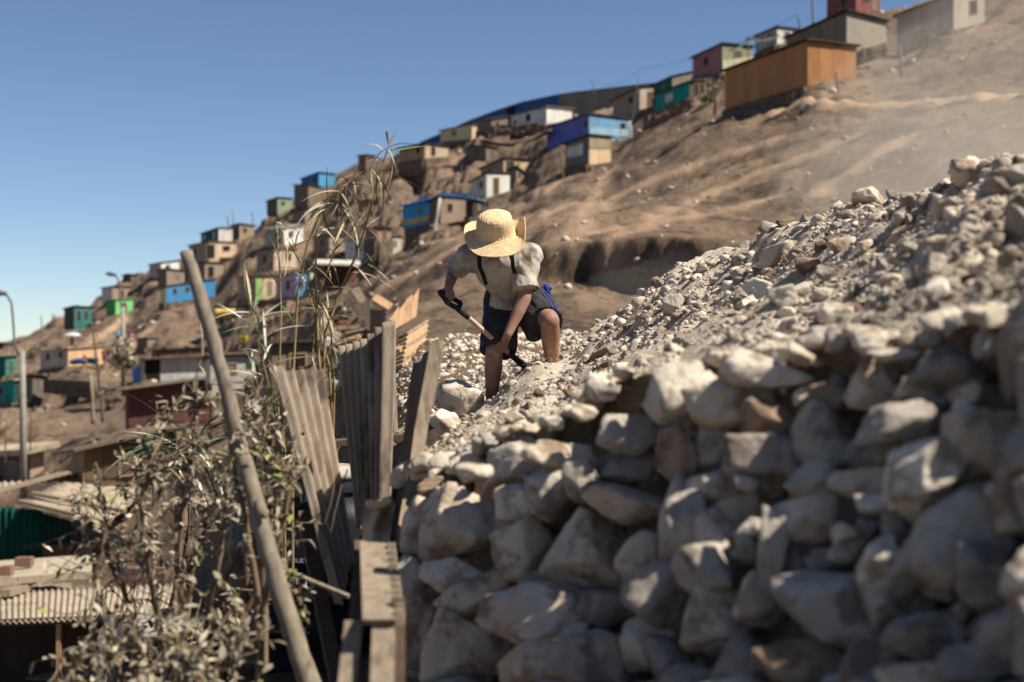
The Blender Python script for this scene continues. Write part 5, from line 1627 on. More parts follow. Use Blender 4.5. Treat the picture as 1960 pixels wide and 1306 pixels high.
m = MB(); m.slab([P(-60,1380,23.5), P(345,1380,23.0), P(345,1176,23.0), P(-60,1190,23.5)], (0, .1, 0)); m.build('dark_backing', M_DBR, r2)  # dark slab stands in for the dark space under the roof
pl = [((-60,1148), (130,1122)), ((-60,1118), (180,1100)), ((10,1136), (90,1112))]
for i, ((x0, y0), (x1, y1)) in enumerate(pl):
    plank('pole_timber', P(x0, y0, 24.5), P(x1, y1, 27), .16, .12, M_WOODG, ('round grey pole lying along the corrugated roof edge', 'long grey pole lying on the flat dusty roof edge', 'short grey pole between the two lower left roofs')[i], 'pole')
gb = ground(60, 1290, 4, 40); gc = ground(260, 1296, 4, 40)
for i in range(6):
    dz = Vector((0, .10*(2.5-i)*1.0, .035*(5-i)+.05)); k_ = .30
    a_ = Vector((gb.x-1.0, gb.y+.9-i*.34, 0)); b_ = Vector((gc.x-.2+.1*i, gc.y+1.0-i*.36, 0))
    for q in (a_, b_): q.z = ground_at(q.x, q.y)+.05+.02*(i % 3)
    plank('board', a_, b_, k_, .04, M_WOODG if i % 2 else M_WOODT, ('farthest','second','third','fourth','fifth','nearest')[i]+' weathered board lying on the ground at the bottom left corner', 'board', group='boards lying at the bottom left', side=(0, 1, .1))
# grey tarpaulin beside the boards
V = []; Fc = []
nu, nv = 22, 14
for j in range(nv+1):
    for i in range(nu+1):
        u, v = i/nu, j/nv
        p = P(190+u*110-v*60, 1205+v*240+u*14, 9.5-2.2*v+.6*u); p.y += .1*math.sin(u*6+v*2); p.z += .05*math.sin(u*11)
        V.append(tuple(p))
n0 = len(V); V += [(v[0], v[1]+.01, v[2]-.01) for v in V]
for j in range(nv):
    for i in range(nu):
        a = j*(nu+1)+i; Fc += [[a, a+nu+1, a+nu+2, a+1], [n0+a, n0+a+1, n0+a+nu+2, n0+a+nu+1]]
tag(mesh_from('tarpaulin', V, Fc, mat('grey_tarp', (74,70,65), (98,92,85), scale=4, bump=.3, rnd=0), None, (V[0]), smooth=True), 'crumpled grey tarpaulin draped at the foot of the bush', 'tarpaulin')
# pale brick stump with a square hole, seen through the bush
bg_ = ground(300, 1122, 6, 70); bd = bg_.y; bs = bd/12
t = thing('brick_block', 'low reddish brick block seen through the bush beside the tank', 'brick block', bg_)
for r_ in range(3):
    for k in range(5):
        p = P(228+k*20+(r_ % 2)*8, 1118-r_*13, bd); s = .04*bs
        m = MB(); m.hexa([p+Vector((-s, -s, -s*.65)), p+Vector((s, -s, -s*.65)), p+Vector((s, s, -s*.65)), p+Vector((-s, s, -s*.65))], [p+Vector((-s, -s, s*.65)), p+Vector((s, -s, s*.65)), p+Vector((s, s, s*.65)), p+Vector((-s, s, s*.65))])
        m.build('brick', paint((132,100,86)), t)
m = MB(); m.hexa([P(218,1260,bd+.2), P(326,1260,bd+.2), P(326,1260,bd+.9), P(218,1260,bd+.9)], [P(218,1127,bd-.05), P(326,1127,bd-.05), P(326,1127,bd+.9), P(218,1127,bd+.9)]); m.build('footing', M_DBR, t)
# ---------------------------------------------------------------- plants
LEAF_N = 0
def leaf_mesh(name, m, L, W, bend=.25, fold=.25, seg=4):
    """pointed leaf along +x, folded on its midrib and drooping"""
    V = []; Fc = []
    for i in range(seg+1):
        t = i/seg
        w = W*math.sin(math.pi*min(1, t*.92+.08))**.75*(1-.25*t)
        if i == seg: w = W*.02
        x = L*t; z = -bend*L*t*t
        V += [(x, -w/2, z+fold*w*.5), (x, 0, z), (x, w/2, z+fold*w*.5)]
    for i in range(seg):
        for k in range(2):
            a = i*3+k; Fc.append((a, a+1, a+4, a+3))
    me = bpy.data.meshes.new(name); me.from_pydata(V, [], Fc); me.update()
    me.materials.append(m)
    me.polygons.foreach_set('use_smooth', np.ones(len(Fc), dtype=bool))
    return me
def leaf_mat(name, a, b, c=None):
    m = mat(name, a, b, scale=12, rough=.85, bump=.15, rnd=.22, c3=c, c3scale=16, c3lo=.5, c3hi=.65, spec=.25)
    return m
M_LF = [leaf_mat('dusty_leaf', (132,122,100), (158,147,124), (100,92,70)), leaf_mat('dusty_leaf_pale', (162,151,128), (190,178,154), (134,124,100)),
        leaf_mat('olive_shade_leaf', (78,74,56), (104,98,76), (120,112,92)), leaf_mat('fresh_leaf', (104,118,56), (132,140,74), (140,138,88))]  # olive tone darkened to paint the shadow between the leaves
LEAVES = [[leaf_mesh('leaf', m, 1, w, b, f) for (w, b, f) in ((.42, .25, .3), (.5, .1, .15), (.36, .45, .35))] for m in M_LF]
M_TWIG = mat('twig_bark', (104,86,68), (136,116,94), scale=20, stretch=(2, 2, .4), bump=.4, rnd=.05)

class Foliage:
    def __init__(s): s.items = []
    def add(s, p, direction, L, kind): s.items.append((Vector(p), Vector(direction).normalized(), L, kind))
    def emit(s, t, nmax=200, meshes=None, stuff_name='foliage'):
        """the leaves that show largest as single leaves, the rest as one stuff part"""
        it = sorted(s.items, key=lambda q: -q[2]/q[0].y)
        base = t.location
        me_all = meshes or LEAVES
        rest = it[nmax:]
        for (p, d, L, kind) in it[:nmax]:
            o = bpy.data.objects.new('leaf', me_all[kind][random.randrange(len(me_all[kind]))])
            COL.objects.link(o); o.parent = t
            o.location = p-base
            up = Vector((random.uniform(-.5, .5), random.uniform(-.6, .3), 1))
            x = d; y = up.cross(x).normalized(); z = x.cross(y)
            o.rotation_euler = Matrix((x, y, z)).transposed().to_euler()
            o.scale = (L, L*random.uniform(.85, 1.15), L)
        if rest:
            Vs = []; Fs = []; mi = []; n = 0
            for (p, d, L, kind) in rest:
                me = me_all[kind][random.randrange(len(me_all[kind]))]
                up = Vector((random.uniform(-.5, .5), random.uniform(-.6, .3), 1))
                x = d; y = up.cross(x).normalized(); z = x.cross(y)
                R = np.array([x, y, z])
                co = np.array([v.co[:] for v in me.vertices])*L
                Vs.append(co@R+np.array(p)); 
                f = np.array([q.vertices[:] for q in me.polygons])+n; Fs.append(f); n += len(co); mi += [kind]*len(f)
            o = mesh_from(stuff_name, np.concatenate(Vs), np.concatenate(Fs), None, t, tuple(base), smooth=True, mats=[m[0].materials[0] for m in me_all], midx=mi)
            tag(o, kind='stuff')

def rdir(up=.2):
    v = Vector((random.gauss(0, 1), random.gauss(0, 1), random.gauss(0, 1)+up)); return v.normalized()

def bush(lab, base, stems, ntw, leafL, nmax, mix=(.5, .3, .15, .05), tw=(.08, .22), name='bush', cat='bush', spread=1.0, root=260):
    t = thing(name, lab, cat, base)
    fo = Foliage(); wood = MB()
    for st in stems:
        st = [(st[0][0], st[0][1]+root, st[0][2])]+list(st)
        pts = []
        for i in range(len(st)-1):
            a, b = np.array(st[i], dtype=float), np.array(st[i+1], dtype=float)
            for q in np.linspace(0, 1, 5)[:-1]:
                c = a*(1-q)+b*q; pts.append(P(c[0]+random.uniform(-3, 3), c[1]+random.uniform(-3, 3), c[2]))
        pts.append(P(*st[-1]))
        n = len(pts)
        mb = MB(); mb.tube(pts, [.013*(1-i/n)+.004 for i in range(n)], 7, jit=.1)
        mb.build('stem', M_TWIG, t, smooth=True)
        for k in range(ntw):
            i = int((.16+.84*random.random()**.6)*(n-1)*.999)
            q = random.random()
            p = pts[i]*(1-q)+pts[i+1]*q
            d = rdir(.35); ln = random.uniform(*tw)*spread
            mid = p+d*ln*.55+Vector((0, 0, .01)); e = mid+(d+rdir(-.1)*.6).normalized()*ln*.5
            wood.tube([p, mid, e], [.0034, .0026, .0015], 5)
            kind = random.choices(range(4), mix)[0]
            nl = random.randint(5, 9)
            for l in range(nl):
                s = l/(nl-1)
                c = (p*(1-s)+mid*s) if s < .5 else (mid*(1.5-s)*1.0+e*(s-.5))*1.0
                c = p.lerp(mid, min(1, s*1.6)) if s < .62 else mid.lerp(e, (s-.62)/.38)
                dd = (rdir(0)*1.0+d*.55+Vector((0, 0, -.25))).normalized()
                kk = kind if random.random() < .75 else random.choices(range(4), mix)[0]
                fo.add(c, dd, leafL*random.uniform(.65, 1.25), kk)
    tag(wood.build('twigs', M_TWIG, t, smooth=True), kind='stuff')
    fo.emit(t, nmax)
    return t
# main dusty bush behind and round the tall pole
bush('large dusty bush with grey leaves left of the bare pole', P(330,1360,5.6), [
 [(330,1380,5.7),(318,1240,5.6),(340,1090,5.5),(352,960,5.5),(372,820,5.5),(384,760,5.5)],
 [(350,1370,5.6),(390,1220,5.4),(420,1080,5.3),(430,960,5.3),(452,840,5.3),(470,790,5.3)],
 [(320,1370,5.6),(270,1250,5.5),(235,1120,5.4),(190,1040,5.4),(150,985,5.4)],
 [(340,1380,5.5),(300,1180,5.3),(280,1060,5.2),(270,960,5.2),(290,880,5.2),(322,800,5.3)],
 [(360,1380,5.6),(430,1240,5.5),(500,1120,5.5),(540,1010,5.5),(552,930,5.5),(540,880,5.5)],
 [(310,1380,5.4),(230,1290,5.2),(200,1190,5.1),(180,1110,5.1),(205,1010,5.1),(190,930,5.1)],
 [(340,1370,5.8),(370,1100,5.9),(400,980,5.9),(330,900,5.9),(250,900,5.9)],
 [(350,1370,5.8),(410,1150,5.9),(480,1010,5.9),(500,900,5.9),(520,830,5.9)]], 38, .042, 300, mix=(.48, .30, .20, .02))
bush('low dusty bush in the bottom left foreground', P(300,1450,4.6), [
 [(300,1460,4.6),(280,1340,4.6),(250,1260,4.6),(215,1220,4.6)],
 [(310,1460,4.6),(330,1330,4.5),(350,1240,4.5),(330,1180,4.5)],
 [(330,1460,4.6),(400,1340,4.5),(440,1260,4.5),(470,1210,4.5)],
 [(320,1460,4.4),(380,1380,4.3),(390,1300,4.3),(340,1260,4.3)],
 [(290,1470,4.5),(200,1380,4.5),(150,1320,4.5),(120,1260,4.5)]], 26, .043, 240, mix=(.46, .26, .25, .03))
bush('small leafy shoots around the middle of the bare pole', P(490,1180,5.2), [
 [(505,1170,5.2),(500,1060,5.15),(505,960,5.1),(500,900,5.1)],
 [(500,1170,5.2),(530,1050,5.1),(550,960,5.1),(562,900,5.1)],
 [(495,1170,5.0),(470,1000,4.95),(452,900,4.95),(440,850,4.95)]], 16, .038, 120, mix=(.4, .34, .12, .14), tw=(.05, .12))
bush('fresh green sprig hanging before the tank print', P(560,1200,4.95), [
 [(540,1090,5.0),(560,1130,4.95),(585,1165,4.95),(592,1200,4.95)]], 12, .030, 80, mix=(.25, .2, .25, .3), tw=(.03, .07), name='sprig', cat='sprig', root=-22)
bush('bright green shoots behind the pole top of the bush', P(500,800,6.2), [
 [(470,900,6.2),(466,800,6.2),(470,745,6.2)], [(500,880,6.2),(508,800,6.2),(515,760,6.2)]], 10, .030, 60, mix=(.2, .2, .2, .4), tw=(.04, .1), name='shoots', cat='shoots')

# giant reed: canes with long drooping blades
M_CANE = mat('reed_cane', (118,100,66), (150,130,92), scale=10, stretch=(3, 3, .3), bump=.2, rnd=.1)
M_BL = [mat('reed_blade_dry', (156,140,108), (184,168,134), scale=10, bump=.1, rnd=.2, rough=.7), mat('reed_blade_green', (80,94,64), (110,124,88), scale=10, bump=.1, rnd=.2, rough=.6), mat('reed_blade_pale', (178,176,150), (200,198,176), scale=10, bump=.1, rnd=.15, rough=.6), mat('reed_blade_brown', (96,76,54), (122,98,72), scale=10, bump=.1, rnd=.2)]
BLADES = [[leaf_mesh('leaf', m, 1, w, b, f, seg=6) for (w, b, f) in ((.064, .5, .4), (.054, .15, .4), (.072, .85, .3))] for m in M_BL]
def reed(lab, base, stems, nodes, L, nmax=300, mix=(.45, .25, .15, .15), droop=-.35, clumps=()):
    t = thing('reed', lab, 'reed plant', base)
    fo = Foliage()
    for si, (st, r0, dens) in enumerate(stems):
        st = [(st[0][0], st[0][1]+240, st[0][2])]+list(st)
        pts = []
        for i in range(len(st)-1):
            a, b = np.array(st[i], dtype=float), np.array(st[i+1], dtype=float)
            for q in np.linspace(0, 1, 6)[:-1]: pts.append(P(*(a*(1-q)+b*q)))
        pts.append(P(*st[-1])); n = len(pts)
        mb = MB(); mb.tube(pts, [r0*(1-.75*i/n)*(1.12 if i % 5 == 0 else 1) for i in range(n)], 8)
        mb.build('cane', M_CANE, t, smooth=True)
        for k in range(int(nodes*dens)):
            i = int(n*(1-random.random()**1.7*.75)*.999)
            i = min(max(i, 1), n-1)
            along = (pts[i]-pts[i-1]).normalized()
            d = (rdir(0)*.8+along*.6+Vector((0, 0, droop))).normalized()
            fo.add(pts[i], d, L*random.uniform(.5, 1.25), random.choices(range(4), mix)[0])
    for (x, y, d, n, up) in clumps:
        for k in range(n):
            v = Vector((random.gauss(0, .55), random.gauss(0, .45), random.gauss(up, .45)))
            fo.add(P(x+random.gauss(0, 7), y+random.gauss(0, 9), d), v, L*random.uniform(.6, 1.3), random.choices(range(4), mix)[0])
    fo.emit(t, nmax, BLADES, 'blades')
    return t
reed('tall half dry giant reed with drooping blades rising between the fence sheets', P(628,900,7.0), [
 ([(640,900,7.0),(625,780,7.0),(610,690,7.0),(606,600,7.0),(604,520,7.0),(606,440,6.95)], .014, .6),
 ([(632,900,7.0),(618,740,7.0),(622,640,7.0),(650,560,7.0),(690,470,6.95),(712,390,6.9),(728,330,6.9),(742,284,6.9)], .011, 1.4),
 ([(560,900,6.9),(562,700,6.9),(570,560,6.9),(588,470,6.9),(612,410,6.9),(640,370,6.9),(672,345,6.9)], .008, 1.5),
 ([(530,900,6.8),(534,720,6.8),(538,600,6.8),(536,520,6.8),(530,450,6.8),(540,430,6.8)], .007, .8),
 ([(640,870,7.1),(630,700,7.1),(600,590,7.1),(580,520,7.1),(556,450,7.1)], .007, .6),
 ([(600,870,7.0),(598,680,7.0),(612,560,7.0),(640,480,7.0),(680,440,7.0)], .007, .9),
 ([(636,900,7.0),(640,740,7.0),(634,640,7.0),(615,560,7.0)], .008, .6)], 18, .175, mix=(.44, .16, .10, .30), clumps=[(640,372,6.9,8,-0.48),(662,400,6.9,8,-0.55),(628,400,6.9,7,-0.55),(690,440,6.95,7,-0.20),(722,340,6.9,5,0.29),(738,296,6.9,5,0.57),(612,470,7,4,-0.34),(650,352,6.9,4,0.08),(540,450,6.8,4,-0.41),(700,500,7,4,-0.41),(640,700,7,4,-0.27),(632,640,7,4,0.01),(608,580,7,4,-0.20),(560,560,7,4,-0.27)])
reed('short green reed tuft with pale narrow blades beside the bare pole', P(520,840,6.3), [
 ([(540,860,6.3),(520,760,6.3),(500,680,6.3),(485,600,6.3)], .006, 1.3), ([(545,860,6.3),(535,760,6.3),(515,690,6.3),(500,640,6.3)], .006, 1.2),
 ([(520,850,6.2),(500,780,6.2),(490,720,6.2)], .005, 1.0)], 18, .20, mix=(.1, .5, .36, .04), droop=.25)
# spiky plant in the shade above the bush
t = thing('spiky_plant', 'clump of grey green strap leaves behind the top of the bush', 'plant', P(360,930,7.5))
fo = Foliage()
for k in range(46):
    d = Vector((random.gauss(-.15, .55), random.gauss(-.2, .4), random.uniform(-.5, .9)))
    fo.add(P(350+random.uniform(-25, 25), 860+random.uniform(-20, 30), 7.5), d, random.uniform(.22, .4), random.choices(range(4), (.2, .5, .25, .05))[0])
fo.emit(t, 60, BLADES)
m = MB(); m.tube([P(352,1150,7.6), P(348,1000,7.5), P(350,862,7.5)], [.05, .04, .03], 8); m.build('stem', M_TWIG, t, smooth=True)
# small dusty trees of the hillside
def tree(lab, x, y, d, h, w, mixk, trunk=True, n=520, group=None, name='tree'):
    b = P(x, y, d)
    t = thing(name, lab, 'tree' if name == 'tree' else 'bush', b, group)
    H = h/F*d; W = w/F*d
    if trunk:
        m = MB(); m.tube([b+Vector((0, 0, -.3)), b+Vector((.05*W, 0, H*.3)), b+Vector((0, 0, H*.6)), b+Vector((-.05*W, 0, H*.85))], [.05*H, .04*H, .025*H, .01*H], 8)
        for k in range(7):
            a = random.uniform(0, 6.28); z = random.uniform(.3, .6)
            m.tube([b+Vector((0, 0, H*z)), b+Vector((math.cos(a)*W*.25, math.sin(a)*W*.25, H*(z+.18))), b+Vector((math.cos(a)*W*.42, math.sin(a)*W*.42, H*(z+.25)))], [.018*H, .012*H, .005*H], 6)
        m.build('trunk', M_TWIG, t, smooth=True)
    Vs = []; Fs = []; mi = []; nn = 0
    cl = [(rdir(.1), random.uniform(.25, 1)) for _ in range(18)]
    for k in range(n):
        c, rr = cl[random.randrange(len(cl))]
        p = Vector((c.x*W*.42*rr, c.y*W*.42*rr, H*(.62 if trunk else .45)+c.z*H*.33*rr))+rdir()*W*.16*random.random()
        me = LEAVES[random.choices(range(4), mixk)[0]]
        kind = LEAVES.index(me); me = me[random.randrange(3)]
        x = rdir(0); y = rdir(0).cross(x).normalized(); z = x.cross(y)
        co = np.array([v.co[:] for v in me.vertices])*W*random.uniform(.07, .14)
        Vs.append(co@np.array([x, y, z])+np.array(b+p)); f = np.array([q.vertices[:] for q in me.polygons])+nn; Fs.append(f); nn += len(co); mi += [kind]*len(f)
    o = mesh_from('crown', np.concatenate(Vs), np.concatenate(Fs), None, t, tuple(b), mats=[m[0].materials[0] for m in LEAVES], midx=mi)
    return t
tree('dusty grey tree in front of the blue corner of the white house', 236, 748, 80, 98, 84, (.5, .2, .3, 0), n=900)
tree('dark bush leaning on the rough grey house wall', 1772, 116, 78, 86, 60, (.3, 0, .7, 0), trunk=False, n=600, name='bush')
tree('bare shrub between the teal shed and the orange shed', 1368, 208, 80, 62, 50, (.5, .2, .3, 0), n=160)
tree('green bush under the teal shed', 1352, 205, 90, 34, 56, (.25, .1, .5, .15), trunk=False, n=350, name='bush')
tree('dark shrub left of the long beige house', 62, 700, 112, 44, 46, (.3, 0, .7, 0), trunk=False, n=400, name='bush')
tree('dry brush heap below the white house with dark doorway', 206, 790, 66, 74, 52, (.7, .1, .2, 0), trunk=False, n=400, name='bush')
tree('small dark skyline tree on the left ridge', 103, 625, 190, 26, 16, (.3, 0, .7, 0), n=200)
# ---------------------------------------------------------------- poles, people and odds and ends of the hillside
M_CONC = mat('lamp_post_concrete', (128,122,112), (150,144,132), scale=4, bump=.2, rnd=.04)
M_STEELP = mat('grey_pole_steel', (92,90,86), (116,112,106), scale=6, bump=.1, rnd=.05)
def lamp(lab, xb, yb, d, ytop, arm, head, r):
    b = P(xb, yb, d); t = thing('street_lamp', lab, 'street lamp', b)
    m = MB(); m.tube([b+Vector((0, 0, -.4)), P(xb-1, (yb+ytop)/2, d), P(xb-2, ytop, d)], [r, r*.85, r*.7], 14); m.build('post', M_CONC, t, smooth=True)
    m = MB(); m.tube([P(*a, d) for a in arm], r*.30, 8); m.build('arm', M_STEELP, t, smooth=True)
    a, c = P(*head[0], d), P(*head[1], d)
    ax = (c-a).normalized()
    V, Fc = limb([a, a*.5+c*.5, c], [r*.55, r*.85, r*.45], sq=.7)
    mesh_from('lamp_head', V, Fc, M_STEELP, t, tuple(b), smooth=True)
    return t
lamp('concrete street lamp post standing at the left edge', 45, 938, 56, 672, [(36,680), (28,660), (25,610), (22,580), (14,566), (2,562)], [(10,562), (-14,560)], .15)
lamp('street lamp with bent arm beside the dusty tree', 237, 784, 84, 588, [(233,600), (230,570), (229,545), (224,530), (214,526)], [(220,526), (204,524)], .17)
def pole(lab, x0, y0, x1, y1, d, r=.045, m=None, group=None, name='pole'):
    a, b = P(x0, y0, d), P(x1, y1, d)
    mb = MB(); mb.tube([a+Vector((0, 0, -.3)), a, (a+b)/2+Vector((r*.3, 0, 0)), b], [r, r, r*.9, r*.75], 8)
    return tag(mb.build(name, m or M_POST, smooth=True), lab, 'pole', group)
for a in [('dark slanting pole on the dirt bank left of the dusty tree', 196, 796, 176, 618, 70, .07, M_WOODD),
          ('short pale pole next to the dark slanting pole', 178, 800, 173, 716, 68, .09, M_WOODG),
          ('pale pole leaning on the woven reed hut', 829, 450, 842, 379, 103, .12, paint((190,184,168))),
          ('thin antenna pole on the roof left of the orange shed', 1210, 232, 1224, 132, 112, .05, M_STEELP),
          ('antenna mast behind the grey brown gable house', 1531, 60, 1527, 26, 95, .07, M_STEELP),
          ('tall antenna mast left of the dark red house', 1556, 40, 1552, -30, 100, .07, M_STEELP),
          ('wooden post at the right foot of the orange shed', 1605, 198, 1600, 138, 67, .07, M_POST),
          ('grey post on the slope below the rough grey house', 1725, 142, 1722, 88, 70, .08, M_POST),
          ('post at the corner of the cream hut', 1171, 338, 1170, 262, 96, .06, M_POST),
          ('post with a board left of the cream hut', 1078, 358, 1075, 292, 100, .08, M_POST),
          ('white post at the right corner of the sky blue house', 1207, 268, 1205, 232, 114, .12, paint((186,190,188))),
          ('thin post on the skyline above the long wall', 1137, 176, 1133, 152, 150, .06, M_STEELP),
          ('thin mast beside the teal and white hut', 437, 436, 435, 412, 176, .07, M_STEELP),
          ('second thin mast beside the teal and white hut', 447, 432, 445, 402, 177, .06, M_STEELP),
          ('lone thin mast on the ridge above the tan house', 484, 434, 482, 404, 184, .06, M_STEELP),
          ('pale flag pole behind the white walled house', 388, 690, 386, 612, 92, .05, paint((190,184,168))),
          ('thin pole left of the dark teal window hut', 80, 632, 79, 604, 175, .08, M_STEELP)]:
    pole(*a)
# a fence of thin posts on the dirt left of the dark plank shack
for i, (x, y0, y1) in enumerate(((10,880,800), (58,848,782), (108,935,868), (136,938,862))):
    pole('thin fence post on the dirt slope at left', x, y0, x+1, y1, 58, .03, M_WOODD, 'thin fence posts on the left dirt slope', 'fence_post')
# wires
M_WIRE = mat('wire_black', (40,40,42), rnd=0, bump=0)
def wire(lab, a, b, sag, r=.012):
    a, b = P(*a), P(*b); m = MB()
    m.tube([a.lerp(b, q)-Vector((0, 0, sag*4*q*(1-q))) for q in np.linspace(0, 1, 15)], r, 5)
    tag(m.build('wire', M_WIRE, smooth=True), lab, 'wire')
wire('power wire from the roof antenna up to the mast by the red house', (1224,133,112), (1527,28,95), .6)
wire('lower power wire from the long wall post to the roof antenna', (1133,153,150), (1224,135,112), .8)
wire('wire running from the bent arm lamp down to the right', (233,592,84), (500,560,120), 1.2, .015)
wire('wire from the left edge lamp post to the lamp with bent arm', (44,676,56), (233,596,84), .8)
wire('long wire from the tan porch house to the pale flag pole', (452,462,160), (386,616,92), 1.5, .015)
wire('wire from the ridge mast down to the lilac house', (482,404,184), (567,523,122), 2.0, .015)
wire('wire from the purple house roof to the beige box house', (1047,244,119), (904,240,150), 1.0, .015)
wire('wire from the dark slanting pole to the left edge', (176,620,70), (-10,700,80), .9, .012)
wire('wire from the dark slanting pole to the maroon shed', (176,622,70), (300,742,60), .8, .012)
# bunting
t = thing('bunting', 'string of white and coloured bunting between the sheds near the ridge', 'bunting', P(1432,110,108))
m = MB(); m.tube([P(1433,112,108), P(1432,70,108)], .05, 6); m.build('pole', M_POST, t)
fl = [paint((226,222,206)), paint((214,196,96)), paint((206,150,140)), paint((150,190,160))]
pts = [P(1396,94,108).lerp(P(1432,72,108), q)-Vector((0, 0, .25*4*q*(1-q))) for q in np.linspace(0, 1, 15)]+[P(1432,72,108).lerp(P(1490,66,108), q)-Vector((0, 0, .2*4*q*(1-q))) for q in np.linspace(0, 1, 20)]
m = MB(); m.tube(pts, .012, 5); m.build('string', M_WIRE, t)
for i, p in enumerate(pts[::1]):
    m = MB(); s = .11
    a, b, c = p+Vector((-s, 0, 0)), p+Vector((s, 0, 0)), p+Vector((random.uniform(-.05, .05), .03, -.26))
    m.add([a, b, c, a+Vector((0, .02, 0)), b+Vector((0, .02, 0)), c+Vector((0, .02, 0))], [[0, 2, 1], [3, 4, 5], [0, 1, 4, 3], [1, 2, 5, 4], [2, 0, 3, 5]])
    m.build('flag', fl[0 if random.random() < .5 else random.randrange(4)], t)
# tyres/awnings: dark roof wings by the brown plank hut and the blue house
for (lab, q, cm) in (
    ('dark lean-to roof sheet left of the brown plank hut', [(746,290,143), (766,284,141), (812,274,139), (780,282,146)], (60,52,46)),
    ('blue roof strip above the woven reed hut', [(826,380,107.5), (846,372,106.5), (902,372,107), (880,379,109)], (26,92,164)),
    ('long sloping roof sheet left of the purple house', [(1010,272,121), (1050,250,119.5), (1066,246,121), (1030,266,123)], (124,106,88)),
    ('ragged white roof edge beside the dark red shack', [(600,505,104), (690,508,104.5), (688,500,107), (604,498,107)], (200,194,180))):
    m = MB(); m.slab([P(*a) for a in q], (0, 0, .12)); tag(m.build('roof_sheet', paint(cm)), lab, 'roof sheet')

# retaining walls of dark stone on the slope
def rwall(lab, a, b, h, d0, d1, th=.5):
    A, B = P(a[0], a[1], d0), P(b[0], b[1], d1)
    H0, H1 = h[0]/F*d0, h[1]/F*d1
    t = thing('retaining_wall', lab, 'retaining wall', A)
    stone_shade_base('stonework', [A, B, B+Vector((0, 0, H1)), A+Vector((0, 0, H0))], th, M_STONE_D, t)
rwall('dark stone retaining wall across the dirt slope at left', (92,752), (184,764), (26,34), 92, 84)
rwall('dark stone terrace wall below the tan porch house', (360,528), (452,512), (30,20), 168, 166)
rwall('dry stone wall under the large tan house', (495,536), (566,526), (14,12), 137, 139)
rwall('stone terrace under the beige and green house', (460,588), (600,578), (10,12), 124, 121)
rwall('rough stone bank under the teal shed', (1232,250), (1330,212), (24,24), 100, 99)
rwall('low stone bank under the orange shed end', (1500,206), (1580,186), (22,18), 68.5, 68)
rwall('dark stone wall between the orange shed and the rough grey house', (1636,128), (1700,104), (24,24), 79, 79)
rwall('stone wall under the long white house', (940,262), (1046,252), (20,16), 137, 136)

# yellow trailer tank
yb = P(436,616,131)
t = thing('tank_trailer', 'yellow tank trailer parked on the dirt road behind the bare pole', 'trailer', yb)
M_YEL = mat('yellow_paint', (214,176,92), (228,190,106), scale=2, bump=.1, rnd=0, c3=(170,136,82), c3scale=2)
a, b = P(412,600,131), P(461,600,131)
V, Fc = limb([a, a*.98+b*.02, a*.02+b*.98, b], [.46, .56, .56, .46], flat0=True, flat1=True, seg=28, sq=1.0)
mesh_from('tank', V, Fc, M_YEL, t, tuple(yb), smooth=True)
m = MB(); m.bar(P(408,613,131), P(463,613,131), .8, .1); m.build('chassis', M_DARK, t)
for x in (421, 452):
    for s in (-.5, .5):
        c = P(x, 615, 131)+Vector((0, s, -.1)); m = MB()
        m.tube([c+Vector((0, -.09, 0)), c+Vector((0, .09, 0))], .27, 16); w = m.build('wheel', M_DARK, t)
        m = MB(); m.tube([c+Vector((0, -.1, 0)), c+Vector((0, -.092, 0))], .12, 12); m.build('hub', M_STEELP, w)
m = MB(); m.slab([P(425,600,131)+Vector((0, -.575, -.05)), P(450,600,131)+Vector((0, -.575, -.05)), P(450,600,131)+Vector((0, -.575, .08)), P(425,600,131)+Vector((0, -.575, .08))], (0, .02, 0)); m.build('side_plate', paint((150,112,60)), t)
m = MB(); m.hexa([P(410,589,131)+Vector((0, -.4, 0)), P(463,589,131)+Vector((0, -.4, 0)), P(463,589,131)+Vector((0, .5, 0)), P(410,589,131)+Vector((0, .5, 0))], [P(411,586,131)+Vector((0, -.4, 0)), P(462,586,131)+Vector((0, -.4, 0)), P(462,586,131)+Vector((0, .5, 0)), P(411,586,131)+Vector((0, .5, 0))]); m.build('cover', M_DARK, t)

